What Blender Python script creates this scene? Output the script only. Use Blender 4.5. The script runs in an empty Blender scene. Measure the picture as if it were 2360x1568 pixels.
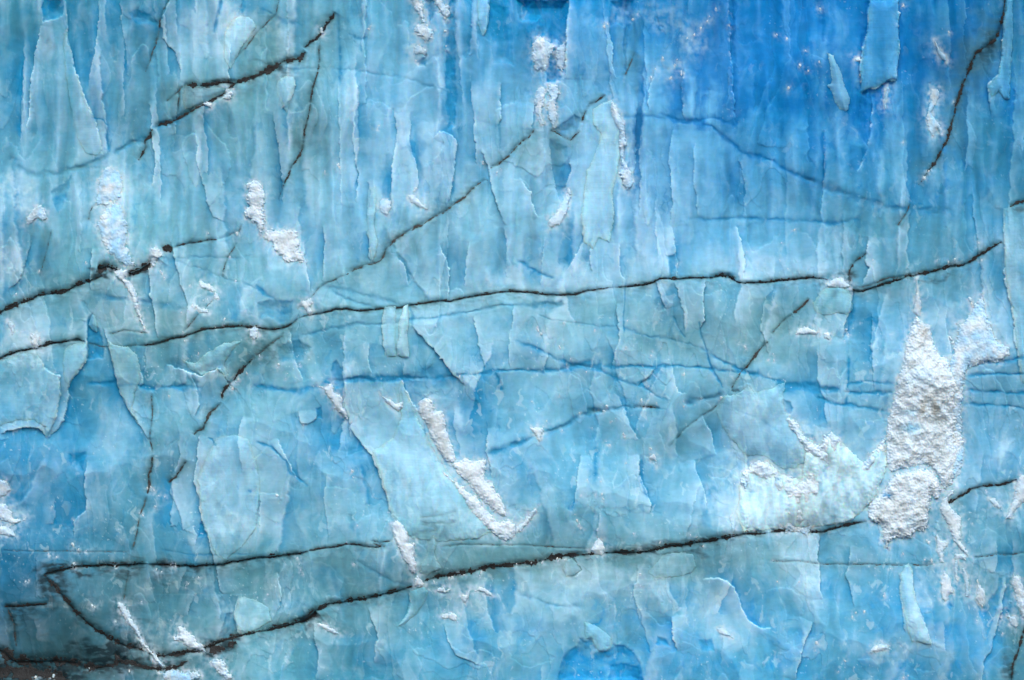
# Blue glacier face: one fluted ice cliff with dark debris seams, hanging snow patches and ice slabs.
import bpy, math, random
import numpy as np

random.seed(7)
S = 0.02            # metres per layout unit on the cliff
UC, VC, Z0 = 1180.0, 784.0, 24.0
f32 = np.float32

# ------------------------------------------------------------------ noise
_r = np.random.RandomState(11)
_perm = _r.permutation(512).astype(np.int64)
_ang = _r.rand(512) * 2 * np.pi
_gx, _gy = np.cos(_ang).astype(f32), np.sin(_ang).astype(f32)

def perlin(x, y, seed=0):
    x = np.asarray(x, f32) + f32(seed * 17.31); y = np.asarray(y, f32) + f32(seed * 9.77)
    x, y = np.broadcast_arrays(x, y)
    xi = np.floor(x).astype(np.int64); yi = np.floor(y).astype(np.int64)
    xf = (x - xi).astype(f32); yf = (y - yi).astype(f32)
    u = xf * xf * xf * (xf * (xf * 6 - 15) + 10); v = yf * yf * yf * (yf * (yf * 6 - 15) + 10)
    def g(ix, iy, fx, fy):
        h = _perm[(_perm[ix & 511] + iy) & 511]
        return _gx[h] * fx + _gy[h] * fy
    a = g(xi, yi, xf, yf); b = g(xi + 1, yi, xf - 1, yf)
    c = g(xi, yi + 1, xf, yf - 1); d = g(xi + 1, yi + 1, xf - 1, yf - 1)
    top = a + u * (b - a); bot = c + u * (d - c)
    return (top + v * (bot - top)) * f32(1.4)

def fbm(x, y, o=3, seed=0, gain=0.5):
    t = 0; a = 1.0
    for k in range(o):
        t = t + f32(a) * perlin(x * f32(2 ** k), y * f32(2 ** k), seed + k * 3)
        a *= gain
    return t

def smooth(x, a, b):
    t = np.clip((x - a) / (b - a), 0, 1)
    return t * t * (3 - 2 * t)

def s2l(c):
    c = np.asarray(c, np.float64) / 255.0
    return np.where(c <= 0.04045, c / 12.92, ((c + 0.055) / 1.055) ** 2.4)

def pts(s):
    return [tuple(float(t) for t in p.split(',')) for p in s.split()]

# ------------------------------------------------------------------ distances
def poly_dist(P, Q, line, closed=False):
    """distance, side sign, arc position (px) and total length for a polyline"""
    best = np.full(P.shape, 1e9, f32); sgn = np.ones(P.shape, f32); arc = np.zeros(P.shape, f32)
    L = 0.0
    seg = list(zip(line, line[1:] + ([line[0]] if closed else [])))
    if closed: seg = seg[:len(line)]
    for (x0, y0), (x1, y1) in seg:
        dx, dy = x1 - x0, y1 - y0
        l2 = dx * dx + dy * dy + 1e-6; l = math.sqrt(l2)
        t = np.clip(((P - x0) * dx + (Q - y0) * dy) / l2, 0, 1)
        ex = P - (x0 + t * dx); ey = Q - (y0 + t * dy)
        d = np.sqrt(ex * ex + ey * ey)
        m = d < best
        best[m] = d[m]
        cr = dx * (Q - y0) - dy * (P - x0)
        sgn[m] = np.sign(cr[m]); arc[m] = (L + t * l)[m]
        L += l
    return best, sgn, arc, L

def inside(P, Q, poly):
    c = np.zeros(P.shape, bool)
    n = len(poly)
    for i in range(n):
        x0, y0 = poly[i]; x1, y1 = poly[(i + 1) % n]
        if y0 == y1: continue
        m = ((y0 > Q) != (y1 > Q)) & (P < (x1 - x0) * (Q - y0) / (y1 - y0) + x0)
        c ^= m
    return c

def poly_sd(P, Q, poly):
    d, _, _, _ = poly_dist(P, Q, poly, True)
    return np.where(inside(P, Q, poly), d, -d)

# ------------------------------------------------------------------ layout data (cliff coordinates: right, down)
# step edges: side (+ raised to the left when drawn downwards / below when drawn rightwards), height, pale width, blue width, strength
EDGES = """
+ 10 40 30 1|153,0 155,60 154,95 165,115 170,150 185,190 197,228 213,262 232,325 236,355
- 8 45 20 .9|228,0 230,40 222,110 210,160 206,200
- 6 30 25 .6|280,0 282,40 290,100 295,180
- 10 45 30 1|395,0 370,55 378,90 405,125 418,160 415,190
- 6 40 30 .7|55,150 50,250 45,330
- 10 40 30 1|345,235 350,300 358,380 350,430
+ 9 40 20 .9|535,95 530,150 532,170 535,200
- 8 40 25 .8|450,300 455,370 470,430 490,500 520,510
+ 8 25 25 .9|681,180 682,200 678,215 665,240 650,255
- 7 45 20 .7|780,190 783,300 785,420 790,480
- 8 40 35 .9|910,250 915,320 910,345 903,400 900,450 905,490
+ 8 40 30 .9|945,260 945,320 955,370 965,420 960,450
+ 12 40 40 1.1|1125,0 1128,40 1122,70 1112,85
- 8 40 40 .9|1085,190 1090,250 1095,330 1098,380
+ 9 40 35 .9|1155,190 1152,220 1155,270 1150,290
+ 12 50 30 1.1|1000,318 1012,303 1030,305 1052,322 1053,350 1045,400 1040,440 1030,470
- 8 30 30 .9|845,420 855,440 848,480 850,510
- 12 40 40 1|1110,345 1118,370 1125,395 1135,440 1150,480 1165,520
- 16 60 60 1.3|1312,0 1307,60 1305,90 1300,180
+ 10 40 30 .9|1400,40 1410,110 1412,150 1422,180
- 9 40 30 .8|1512,155 1495,220 1490,260
- 9 35 40 .9|1573,160 1568,200 1572,250 1578,280
+ 10 60 40 .9|1678,0 1682,90 1688,180 1692,290
- 6 40 40 .7|1700,360 1710,400 1718,440 1712,500
+ 12 40 50 1|1265,320 1268,360 1280,430 1290,465
+ 10 40 50 .9|1200,420 1222,440 1225,470 1233,490 1240,505
- 9 40 50 1|1312,370 1318,395 1305,425 1300,445
- 14 60 60 1.2|2003,0 1998,60 1988,110 1980,150 1985,215
+ 16 50 50 1.2|2070,0 2068,50 2072,110 2068,150 2063,190
- 14 40 70 1.2|1985,217 2000,203 2012,205 2050,187 2065,190
- 18 25 60 1.3|2318,0 2310,60 2308,130 2300,170 2275,198 2282,225 2283,270
- 8 40 60 .9|2006,225 2005,290 1998,335
- 8 30 40 .8|1995,345 1985,375 1972,402
- 7 40 40 .7|1897,300 1897,420 1890,500
+ 9 40 40 .8|75,540 62,600 50,640 20,672
- 14 35 25 1.1|212,575 208,640 212,670
- 14 40 40 1.1|345,600 350,680 358,720 365,780
- 10 40 40 1|400,570 408,620 425,670 435,710 430,750
+ 20 60 60 1.3|205,735 203,780 205,815 200,835 175,865 158,895 156,930 150,960 135,990 112,1012
+ 9 40 30 .9|92,820 105,845 125,860 143,870 140,910 130,960 115,1000
- 12 40 40 1.2|240,760 250,790 265,850 272,890 285,920 300,950 330,990 345,1015
+ 8 40 30 .8|325,850 330,880 320,900
+ 12 50 40 1.1|385,838 410,850 440,858 460,868 510,850 520,868 530,860
+ 8 30 40 1|440,860 455,900 460,935 452,960
- 18 50 70 1.3|0,1000 25,992 55,985 90,988 110,1008
- 9 40 30 .8|745,522 748,600 745,650
+ 9 40 30 .8|700,560 708,620 715,670
- 10 35 30 .9|845,530 855,560 850,595 858,605
+ 9 40 50 .9|915,590 930,610 940,640 945,660
+ 10 50 40 1|1012,565 1030,600 1035,640 1035,690
- 7 40 30 .8|1080,555 1075,600 1070,660
- 7 40 30 .8|1160,522 1168,580 1165,640
- 9 40 25 .9|884,712 882,760 888,820
- 20 70 60 1.3|950,752 980,785 1000,800 1020,830 1050,868 1075,890
- 7 40 30 .8|1185,700 1178,760 1170,800 1175,850
+ 10 50 30 .9|668,760 675,810 690,850 700,880
- 10 40 60 .9|795,760 793,840 793,900 800,950 810,1010
+ 8 40 50 .8|855,790 850,830 858,860
- 9 35 30 .9|688,950 695,975 710,975 728,965 732,950
+ 14 50 60 1.2|922,870 935,900 950,925 965,945
- 7 40 30 .7|1255,545 1250,600 1245,660
+ 8 30 60 1|1305,625 1315,615 1340,560 1345,520
+ 8 40 30 .8|1425,560 1430,630 1440,645
+ 8 40 40 .9|1548,522 1555,560 1560,640
- 7 35 30 .8|1368,522 1360,580 1365,630
+ 9 40 50 .9|1700,522 1718,600 1712,640
+ 12 40 35 1.1|1622,650 1618,700 1622,740 1612,762
- 10 30 30 1|1510,650 1525,690 1535,715
- 8 30 30 .9|1555,650 1560,680 1575,720 1577,770
+ 8 25 30 .9|1265,815 1258,840 1255,860
+ 7 30 30 .8|1545,835 1560,900 1580,910
+ 8 40 50 .9|1512,845 1490,870 1470,890
- 12 45 30 1.1|1998,545 1993,600 2000,620 1985,660
+ 14 40 30 1.2|1965,665 1965,690 1958,720 1945,745 1940,780
- 16 50 50 1|2310,480 2312,560 2315,640 2330,720 2335,780 2350,880
- 18 70 40 1.3|460,1000 455,1050 450,1110 460,1150 465,1200 480,1235 490,1270 500,1320 515,1370
- 10 60 60 1|200,1060 195,1110 200,1160 195,1180 170,1205 168,1240
- 12 30 30 1|552,1375 541,1415 545,1445 555,1462
+ 7 30 40 .8|445,1210 455,1230 450,1260
+ 7 30 40 .8|455,1365 440,1390 435,1420
- 16 60 40 1.2|805,980 830,1020 850,1045 868,1080 880,1110 890,1150 905,1195
- 6 40 30 .7|590,1110 600,1160 595,1230
- 6 40 30 .7|750,1090 748,1180 760,1240
- 10 40 40 1|722,1440 722,1465 735,1500 730,1568
- 12 40 30 1|942,1362 945,1390 940,1415 920,1440
- 8 40 60 .9|1025,1440 1030,1480 1050,1510 1110,1530
+ 12 40 60 1.1|1472,1050 1475,1100 1490,1130 1500,1165 1497,1185
- 8 30 30 .8|1380,1180 1377,1240
+ 12 30 40 1|1600,1060 1610,1100 1630,1150 1625,1180
+ 14 60 50 1.2|1620,1335 1655,1330 1680,1345 1700,1370 1708,1400 1725,1430 1745,1445 1775,1448
- 7 30 30 .8|1310,1285 1325,1290 1340,1312 1325,1330
- 12 40 40 1.1|1545,1420 1548,1460 1560,1500
+ 12 60 30 1.2|1888,1230 1885,1280 1890,1340 1892,1380
+ 12 50 50 1.1|1870,1430 1855,1480 1840,1530 1830,1568
+ 12 40 40 1.1|2098,1300 2105,1370 2115,1400 2135,1450 2145,1490
- 8 40 40 .8|2070,1320 2072,1400 2085,1460
+ 14 60 40 1.1|2318,1330 2310,1400 2295,1460 2280,1500 2265,1520 2260,1568
- 10 60 50 1|95,60 80,130 70,220 62,300
- 8 50 40 .9|630,260 640,330 650,400 655,470
- 8 50 40 .9|815,280 812,340 825,400 820,470
+ 8 50 40 .9|1230,240 1225,300
- 8 40 40 .9|1480,290 1470,350 1478,430 1470,500
- 8 40 40 .9|1550,300 1540,370 1548,440 1545,520
- 6 40 40 .8|1600,330 1598,420 1610,500
- 8 50 50 .9|1125,985 1118,1040 1135,1100
- 8 50 60 .9|1340,1050 1330,1110 1320,1170
- 8 50 60 .9|560,960 548,1030 560,1090
+ 8 50 60 .9|640,1010 665,1060 690,1110
- 8 50 40 .9|1090,730 1100,790 1120,850
- 8 50 40 .9|1420,700 1425,780 1410,850
- 6 50 50 .8|1760,690 1750,760 1770,820
- 7 50 50 .8|2010,720 2005,800 2012,900
+ 8 50 50 .9|1620,960 1640,1010 1650,1050
- 8 50 50 .9|850,1400 870,1460 862,1530
+ 8 50 50 .9|640,1320 650,1370 640,1410
- 7 40 40 .8|1470,1300 1460,1370 1475,1430
- 8 50 50 .9|1960,1260 1950,1330 1970,1400
"""
# recessed pockets of bare blue ice: depth, blueness, softness | outline
POCKETS = """
14 .75 2|98,20 105,0 150,0 146,35 120,48 103,55
10 .55 8|300,30 318,22 350,35 365,55 355,62 325,60 305,48
14 .8 3|204,730 216,720 218,745 230,760 238,790 240,825 205,828 203,770
10 .55 6|595,700 610,695 640,690 675,695 678,730 660,750 635,738 615,728 600,740
12 .8 3|765,835 775,830 790,850 793,875 793,892 775,895 765,880
12 .85 3|1803,920 1820,925 1825,940 1818,958 1807,955
10 .6 3|460,1205 468,1200 478,1230 458,1237
14 .75 3|520,1415 540,1408 545,1430 548,1460 520,1475 508,1468
12 .5 3|1268,302 1290,288 1325,262 1340,272 1332,300 1312,322 1300,318
8 .45 8|1265,320 1305,335 1312,360 1300,400 1310,440 1290,460 1275,420 1266,370
26 1 4|1190,0 1311,0 1307,60 1303,100 1300,150 1290,190 1260,190 1262,160 1278,108 1240,86 1236,50 1200,50
18 .95 5|1035,0 1050,0 1048,60 1051,150 1054,220 1050,290 1034,298 1030,250 1026,180 1026,90
8 .5 10|1128,10 1175,20 1185,150 1135,145
14 .85 5|1404,0 1460,0 1457,50 1447,75 1441,170 1436,160 1440,60 1420,55 1406,60
16 .7 3|1000,0 1003,30 990,60 985,40 978,0
8 .6 4|1150,270 1158,285 1155,320 1152,350 1148,300
12 .8 3|970,108 985,125 982,152 968,156 962,146 976,135
14 .75 5|1295,1515 1330,1487 1337,1472 1352,1478 1366,1472 1378,1503 1400,1500 1415,1484 1438,1487 1460,1500 1475,1530 1486,1580 1280,1580 1290,1540
12 1 6|1405,1535 1440,1528 1470,1535 1484,1580 1400,1580
10 .7 4|1513,1465 1535,1470 1545,1488 1512,1482
8 .65 6|1610,1475 1640,1470 1645,1500 1615,1500
10 .9 4|1988,208 2005,208 2008,300 1998,335 1980,310 1978,240
10 .7 8|155,1045 200,1040 190,1080 160,1075
8 .6 4|245,285 250,305 252,345 246,352 244,320
8 .9 3|728,940 742,940 743,965 730,962
8 .8 3|977,975 985,1000 982,1010 976,990
12 .7 4|1535,590 1560,585 1558,640 1545,640
8 .5 4|1470,880 1500,868 1510,850 1498,870 1480,895
10 .6 5|945,700 955,730 950,760 944,740
10 .7 6|640,800 690,780 720,800 700,830 650,835
8 .6 6|405,880 440,890 412,900 390,894
9 .75 5|1872,1000 1890,1035 1860,1030 1830,985 1850,1000
8 .8 4|1880,1160 1875,1190 1878,1215 1872,1190
8 .6 5|2245,1385 2260,1400 2290,1370 2300,1330 2310,1330 2300,1400 2275,1470 2262,1440
10 .8 4|2182,1375 2195,1395 2190,1410 2182,1400
8 .5 6|430,860 460,880 455,900 430,885
10 .65 5|120,440 150,420 165,400 160,430 150,470 135,490
"""
# blue veins in the ice: half width, strength, tint (b blue, t teal) | line
VEINS = """
6 .8 b|515,0 505,40 495,78
5 .35 t|605,165 740,158 800,160 840,165 890,173 930,180 970,192 1000,203 1040,215
4 .3 b|800,80 830,90 850,88
7 .35 b|600,20 640,45 700,60
5 .3 b|1400,270 1470,268 1540,275
7 .55 b|1540,272 1600,280 1640,295 1680,325 1710,352 1770,370 1830,402 1880,427
11 .7 t|1830,400 1880,425 1940,445 2000,466 2060,482 2120,486 2200,489
6 .4 b|1520,262 1580,287 1640,272 1690,285
6 .4 b|1580,505 1640,508 1700,500 1750,505 1800,507 1870,512 1930,515 1990,505
5 .6 t|665,778 720,770 760,758 800,752 840,748 880,748 930,740 985,735 1040,725 1100,715 1140,708 1180,705 1230,702 1300,704
3 .4 t|1230,720 1270,738 1330,745 1370,752 1430,755
7 .5 b|200,880 270,885 350,893 410,895 470,893
9 .55 b|580,886 640,897 690,905 710,895 740,888
8 .85 b|740,886 800,876 850,872 900,873 950,872 990,874
5 .6 b|990,874 1060,866 1110,860 1160,853 1200,852 1250,855 1300,850
11 .9 b|1290,850 1340,842 1388,843
5 .6 b|1388,843 1420,843 1480,845 1560,845 1620,848 1680,855 1740,862
5 .5 b|1180,780 1240,805 1290,830 1320,842 1380,852 1420,872 1470,887 1510,910 1545,925
4 .4 b|1430,755 1480,770 1550,783 1610,800
5 .55 b|1610,800 1650,825 1700,850 1760,868 1800,882
12 .85 b|1785,884 1820,892 1850,890 1890,896 1935,900
6 .6 b|1880,915 1920,930 1950,935 2000,940 2045,950
4 .4 b|1940,884 2000,880 2062,883
6 .7 b|1940,904 2000,907 2055,904
6 .75 b|2230,846 2260,838 2330,830 2370,825
5 .6 b|2225,866 2300,860 2370,865
5 .55 b|2220,900 2290,903 2370,906
5 .55 b|2220,932 2290,934 2370,942
7 .5 t|740,660 770,665 830,675 880,690 930,702
5 .5 t|745,660 800,690 860,705
4 .4 t|380,595 420,605 460,620 500,635 560,650 610,675
4 .4 t|400,597 470,592 540,595 580,590
8 .5 b|215,680 300,690 330,695 380,705 430,712
5 .5 b|590,655 610,675 640,692
3 .8 b|1548,728 1562,755 1578,779
3.2 .95 b|1610,740 1614,765 1618,778 1625,800 1632,830 1638,850 1650,870 1660,885 1666,897
3 .6 b|1442,645 1440,690 1436,730 1437,770
5 .6 t|1175,1030 1215,1012 1260,994 1300,984
9 .9 t|1255,996 1300,984 1320,970 1332,958
9 .85 t|1352,948 1365,945 1385,948
6 .75 t|1330,958 1380,947 1430,940 1470,938
4 .4 t|1470,938 1540,942
8 .8 t|1575,930 1600,922 1650,913 1668,907
4 .4 b|1660,920 1700,945 1760,970 1800,1000
8 .7 b|1120,1045 1180,1028 1215,1012
9 .8 b|1225,700 1260,703 1300,700
8 .8 t|255,350 225,372 175,388 130,400 95,395
7 1 t|262,356 292,333 320,322 345,319
10 .85 t|350,297 365,290 400,282 425,270 450,250
8 .6 t|20,360 60,395 85,410 100,400
9 .7 t|130,380 165,390 215,385 250,378
2 .7 b|210,268 235,275 250,290
5 .75 b|1965,700 1957,745 1950,775
4 .6 b|1955,820 1953,880 1945,940
8 .8 b|1690,0 1688,90 1690,180 1692,300
7 .9 b|2000,0 1992,60 1985,110
6 .8 b|1895,20 1893,100
5 .6 b|1895,300 1898,380 1896,440
5 .5 b|780,20 782,100 784,200
5 .7 b|1440,0 1445,60 1440,130
4 .8 b|590,1018 625,1030 640,1045 660,1060 668,1082 690,1105 712,1123
2 .9 b|480,1005 492,1012 500,1028
2 .7 b|545,1120 552,1130
2.5 .8 b|570,1130 580,1133
6 .7 b|1140,860 1150,875 1155,900
2.5 .6 b|1355,1443 1380,1439 1390,1425
3 .4 t|370,1265 440,1278 590,1277
6 .4 t|820,1290 900,1340 950,1350
6 .4 t|1180,1360 1260,1390 1340,1400
8 .5 b|1370,1110 1375,1030
10 .6 b|1310,1175 1330,1150
6 .6 b|1480,1060 1478,1110 1495,1150
5 .5 b|1190,600 1240,630 1280,640
6 .4 b|1945,650 1900,700 1890,760
"""
# debris seams: half width, dirt halo width, halo strength, smudge and painted shade below | line ; label
SEAMS = """
3.4 26 .75 4|700,112 715,98 733,86 742,72 748,58 760,44 772,26|black debris seam rising to the top edge beside a pale ice nose
5.5 26 .95 2|530,208 545,194 575,182 600,172 622,162 640,152 660,143 692,137 704,118|thick blurred black seam climbing right across the upper left ice
4.2 22 .8 2|424,198 437,201 452,197 468,200 490,196 510,193 532,192 545,196|short ragged black seam over the upper left snow clump
3.4 22 .9 2|528,212 505,226 480,238 458,248 440,260 420,270 396,281 356,291|lower strand of the upper left seam, teal edged
2.6 18 .7 0|352,298 347,314 332,325 336,338 326,358 316,370|
1.6 14 .5 0|424,199 415,210 400,222 382,236|
1.3 14 .5 0|415,210 413,235 412,262|
1.7 18 .55 0|396,-10 390,6 378,25 370,50 367,75 358,110 345,145 335,166|thin brown crack slanting down the upper left
2.0 30 .65 0|741,86 735,115 737,140 732,170 722,205 716,240 714,262 704,300 700,330 690,360 672,385 667,402 657,418 650,438 643,462|thin branching dark crack wandering down from the upper left seam
1.5 14 .4 0|646,-10 641,10 636,36 620,48 600,72 588,84 570,110 545,138 535,150|
1.7 16 .5 0|1465,120 1452,148 1443,166 1438,180|
1.9 16 .6 0|1394,218 1380,232 1360,241 1350,255 1345,268 1340,285|
2.0 18 .7 0|1338,300 1315,323 1300,317 1285,308 1266,301|
2.2 22 .7 3|1234,298 1217,319 1205,325 1190,340 1176,356 1162,370 1145,381 1128,389|
2.2 22 .75 4|1124,416 1105,425 1087,437 1070,457 1058,466 1040,476 1020,491 995,506 975,519 960,524 945,533 918,546 905,560 892,575 885,592 878,602 866,607 842,612 820,622 800,632|long thin dark crack descending left across the centre
1.2 20 .5 0|800,632 770,646 748,656 735,666 722,680 704,700 686,714|
4.6 30 .95 5|-14,732 0,720 20,710 45,699 60,693 78,687 92,680 120,675 150,672 165,665 180,655 205,648 222,642 240,636|thick black seam rising from the left edge
7.0 26 .95 8|226,616 238,619 250,613 268,619 280,628|black lump of debris above the left snow streak
5.2 24 .9 10|294,629 306,629 322,623 342,612 350,598 355,590|
5.2 20 .8 2|376,579 388,574 399,571|small black wedge right of the grey snow knob
2.2 18 .6 2|399,571 420,565 440,560 462,557 480,553 500,552|
1.2 16 .4 0|500,552 524,546 550,535 560,515|
2.8 26 .85 6|-14,834 0,826 20,817 50,808 80,803 100,796 122,790 155,785 180,780 200,788|second, thinner dark seam on the left edge
2.4 22 .75 5|318,796 350,794 375,788 400,779 425,777 440,770 470,760 495,756 525,752 560,750 575,754 600,757 625,758 650,756 665,750 680,740 690,733|dark seam under the small snow tufts left of centre
2.2 26 .8 5|690,733 710,727 740,722 775,712 800,711 830,716 860,713 885,711 925,708 950,703 985,697 1020,693 1042,693 1080,685 1120,678 1150,674 1180,670 1215,673 1260,679 1292,680 1330,676 1355,669 1390,665 1415,662|thin black seam crossing the centre nearly level
2.6 26 .85 5|1415,662 1445,660 1480,657 1505,650 1520,641 1560,643 1610,640 1640,640 1660,635 1678,636 1695,648 1712,653 1770,650 1810,645 1860,640 1898,643 1912,648|thin black wavy seam ending at the small snow cap
4.0 22 .8 3|1632,640 1660,634 1680,637 1694,648|
2.6 22 .85 4|1962,666 1975,672 1988,670 2010,663 2040,654 2060,646 2080,641 2100,633|
3.4 26 .9 4|2092,638 2120,632 2150,625 2185,614 2220,610 2238,603 2256,587 2285,571 2308,557|black seam running up to the pale column at the right
1.6 22 .7 0|1972,664 2010,655 2050,641 2080,637 2106,630|
2.2 26 .75 0|1958,650 1954,636 1960,618 1976,600 1997,582|
3.0 36 .85 0|2318,-10 2312,30 2300,74 2290,96 2268,110 2247,124 2237,150 2226,180 2216,210 2206,240 2199,270 2190,300 2180,330 2166,355 2155,376 2140,392 2130,410 2117,430|soft black crack slanting down the upper right
1.8 28 .6 0|2098,468 2086,495 2066,522|
2.4 20 .6 0|1864,688 1850,705 1825,723|brown crack slanting down left from the small snow cap
1.6 18 .5 0|1825,723 1800,745 1776,770|
2.4 22 .6 0|1768,788 1745,810 1731,828 1724,841 1705,856|
1.4 22 .5 0|1705,856 1695,876 1683,897|
1.0 26 .5 0|1660,925 1640,945 1610,965 1580,985 1560,1010 1541,1031|
1.9 12 .5 0|1460,940 1475,936 1490,938 1520,940|
4.2 24 .95 9|102,1321 130,1315 152,1309 175,1304 200,1303 240,1302 290,1300 340,1298|black seam forming the top of the left wedge
2.8 22 .8 8|340,1298 380,1300 420,1302 455,1303 495,1300 515,1298 555,1292 590,1285 640,1280 690,1275 712,1270|
2.2 20 .7 4|712,1270 740,1263 780,1257 800,1252 835,1256 868,1259 880,1257|
1.4 12 .5 0|854,1245 870,1247 886,1258 872,1256 858,1249|
1.3 12 .5 0|875,1249 892,1247 906,1246|
1.6 14 .6 0|940,1236 960,1230 982,1226 1010,1222|
2.0 14 .6 0|1012,1222 1000,1213 985,1209 967,1205|dark zigzag scratch on the pale ridge right of the long snow stick
1.2 14 .5 0|985,1209 1020,1203 1040,1203 1059,1197|
1.0 16 .5 0|967,1191 1000,1188 1020,1184 1056,1178|
5.2 26 .95 5|102,1322 114,1338 130,1352 140,1365 160,1387 180,1410 200,1430 225,1450 255,1470 290,1485 320,1493 338,1500|black seam on the lower left flank of the wedge
4.6 26 .95 5|346,1500 362,1508 382,1509 400,1506 430,1500 460,1498 480,1488 510,1476 540,1465 570,1458 590,1455|
4.2 30 .95 6|590,1455 620,1450 660,1440 700,1430 715,1419 730,1405 760,1391 800,1385 840,1378 880,1370 930,1357 952,1349|thick black seam climbing right below the left wedge
6.0 26 .9 10|690,1434 712,1422 728,1408|
5.0 28 .95 3|972,1340 1000,1330 1040,1323 1090,1315 1130,1305 1180,1300 1225,1297 1270,1285 1340,1278 1372,1275|thick black seam from the snow knob to the snow boulder
4.2 28 .95 6|1390,1275 1440,1272 1490,1270 1510,1265 1540,1257 1590,1252 1630,1245 1680,1235 1720,1228 1770,1227|thick black seam right of the snow boulder
3.2 24 .85 4|1770,1227 1800,1223 1850,1219 1870,1226 1900,1225 1930,1215 1960,1208 1998,1200|
2.6 22 .75 3|2184,1160 2200,1150 2215,1141 2235,1128 2265,1120 2300,1118 2330,1110 2342,1104|dark seam rising to the right edge beside the snow tongue
3.6 16 .8 0|2176,1162 2196,1154|
2.8 18 .9 4|10,1397 30,1397 55,1395 85,1393 110,1391|short black dash near the lower left corner
2.0 20 .7 0|18,1402 26,1420 33,1440 36,1470 38,1492|
9.0 60 1.0 6|-14,1492 12,1502 30,1522 60,1526 100,1524 150,1526 190,1532|
7.5 40 .95 4|190,1534 230,1538 262,1530 278,1520 262,1508|
15 60 1.0 0|-20,1548 20,1546 60,1552 110,1556 160,1570|broad black debris mass in the bottom left corner
5.0 36 .9 2|262,1530 300,1524 340,1538 380,1540 410,1536 436,1520|
7.0 36 .9 2|484,1500 505,1494 525,1490 546,1476|
1.5 18 .55 0|350,905 352,960 346,1005 350,1030 352,1048|
2.2 20 .7 0|352,1048 350,1075 343,1095 345,1120 340,1140|
1.5 18 .6 0|340,1140 328,1175 320,1195 315,1230 305,1270|
1.2 18 .5 0|298,1310 290,1360 285,1385|
2.4 20 .8 0|432,1060 416,1085 402,1105 386,1114|
1.8 26 .7 0|655,765 650,776 630,790 610,805 590,821|
3.0 26 .8 0|590,821 570,842 552,860 537,880 520,895 513,910 512,926|dark diagonal crack dotted with snow left of centre
2.2 26 .8 0|512,926 500,940 488,951 480,965 470,986 455,993 447,1003|
1.1 16 .45 0|1770,1293 1840,1293 1900,1300 2000,1300 2080,1301 2140,1303 2160,1300|
1.4 16 .5 0|2240,1287 2262,1282 2290,1277 2330,1278 2365,1274|
3.0 20 .7 0|2328,478 2345,467 2368,462|
2.2 20 .6 0|2332,490 2350,488 2368,486|
1.3 18 .5 0|545,560 527,590 515,625 513,640|
1.3 18 .5 0|505,680 480,705 458,726 440,748 425,766|
1.8 18 .5 0|206,510 208,492 214,478 236,464 256,460|
1.0 20 .4 0|122,530 110,580 100,610 92,640|
1.1 18 .5 0|198,790 240,799 280,800 320,796|
1.0 14 .4 0|250,770 265,768 285,761 310,765 342,768|
0.9 14 .4 0|1010,1260 1060,1254 1180,1255 1290,1262 1362,1265|
2.6 30 .8 0|2364,1440 2350,1495 2336,1530 2330,1575|
2.0 14 .6 0|1684,898 1692,903 1702,898|
0.8 12 .35 0|0,1270 60,1270 180,1272 300,1272|
"""
# base ice tone over the face (sRGB of the ice as it reads in daylight, darker corner vignette painted in)
BX = np.array([0, 295, 590, 885, 1180, 1475, 1770, 2065, 2359], float)
BY = np.array([0, 261, 522, 784, 1045, 1306, 1568], float)
BASE = np.array([
 [(72,145,172),(82,155,190),(110,168,192),(115,182,214),(30,150,214),(40,152,212),(0,130,202),(0,124,186),(20,118,160)],
 [(95,160,190),(110,168,195),(128,178,195),(130,183,215),(128,184,216),(122,184,222),(36,148,210),(20,134,188),(44,134,172)],
 [(118,172,198),(125,180,200),(132,184,212),(140,190,218),(145,195,222),(130,185,222),(112,178,215),(98,164,195),(80,150,185)],
 [(112,168,190),(110,162,178),(112,166,184),(130,185,208),(140,190,214),(135,186,208),(130,182,204),(122,180,212),(118,168,195)],
 [(75,160,207),(108,175,207),(140,192,218),(142,196,226),(120,182,216),(125,186,216),(132,187,222),(145,192,220),(112,172,208)],
 [(45,120,160),(78,135,158),(96,150,168),(115,166,186),(125,172,188),(120,168,188),(125,182,208),(100,168,203),(95,158,185)],
 [(62,108,128),(78,124,142),(104,164,184),(84,160,190),(110,176,208),(96,172,212),(96,172,208),(86,162,202),(80,142,168)],
], float)
BLIN = s2l(BASE)

def base_col(u, v):
    x = np.clip(np.interp(u, BX, np.arange(9)), 0, 7.999); y = np.clip(np.interp(v, BY, np.arange(7)), 0, 5.999)
    xi = x.astype(int); yi = y.astype(int)
    fx = (x - xi)[..., None]; fy = (y - yi)[..., None]
    a = BLIN[yi, xi]; b = BLIN[yi, xi + 1]; c = BLIN[yi + 1, xi]; d = BLIN[yi + 1, xi + 1]
    return (a * (1 - fx) + b * fx) * (1 - fy) + (c * (1 - fx) + d * fx) * fy

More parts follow.
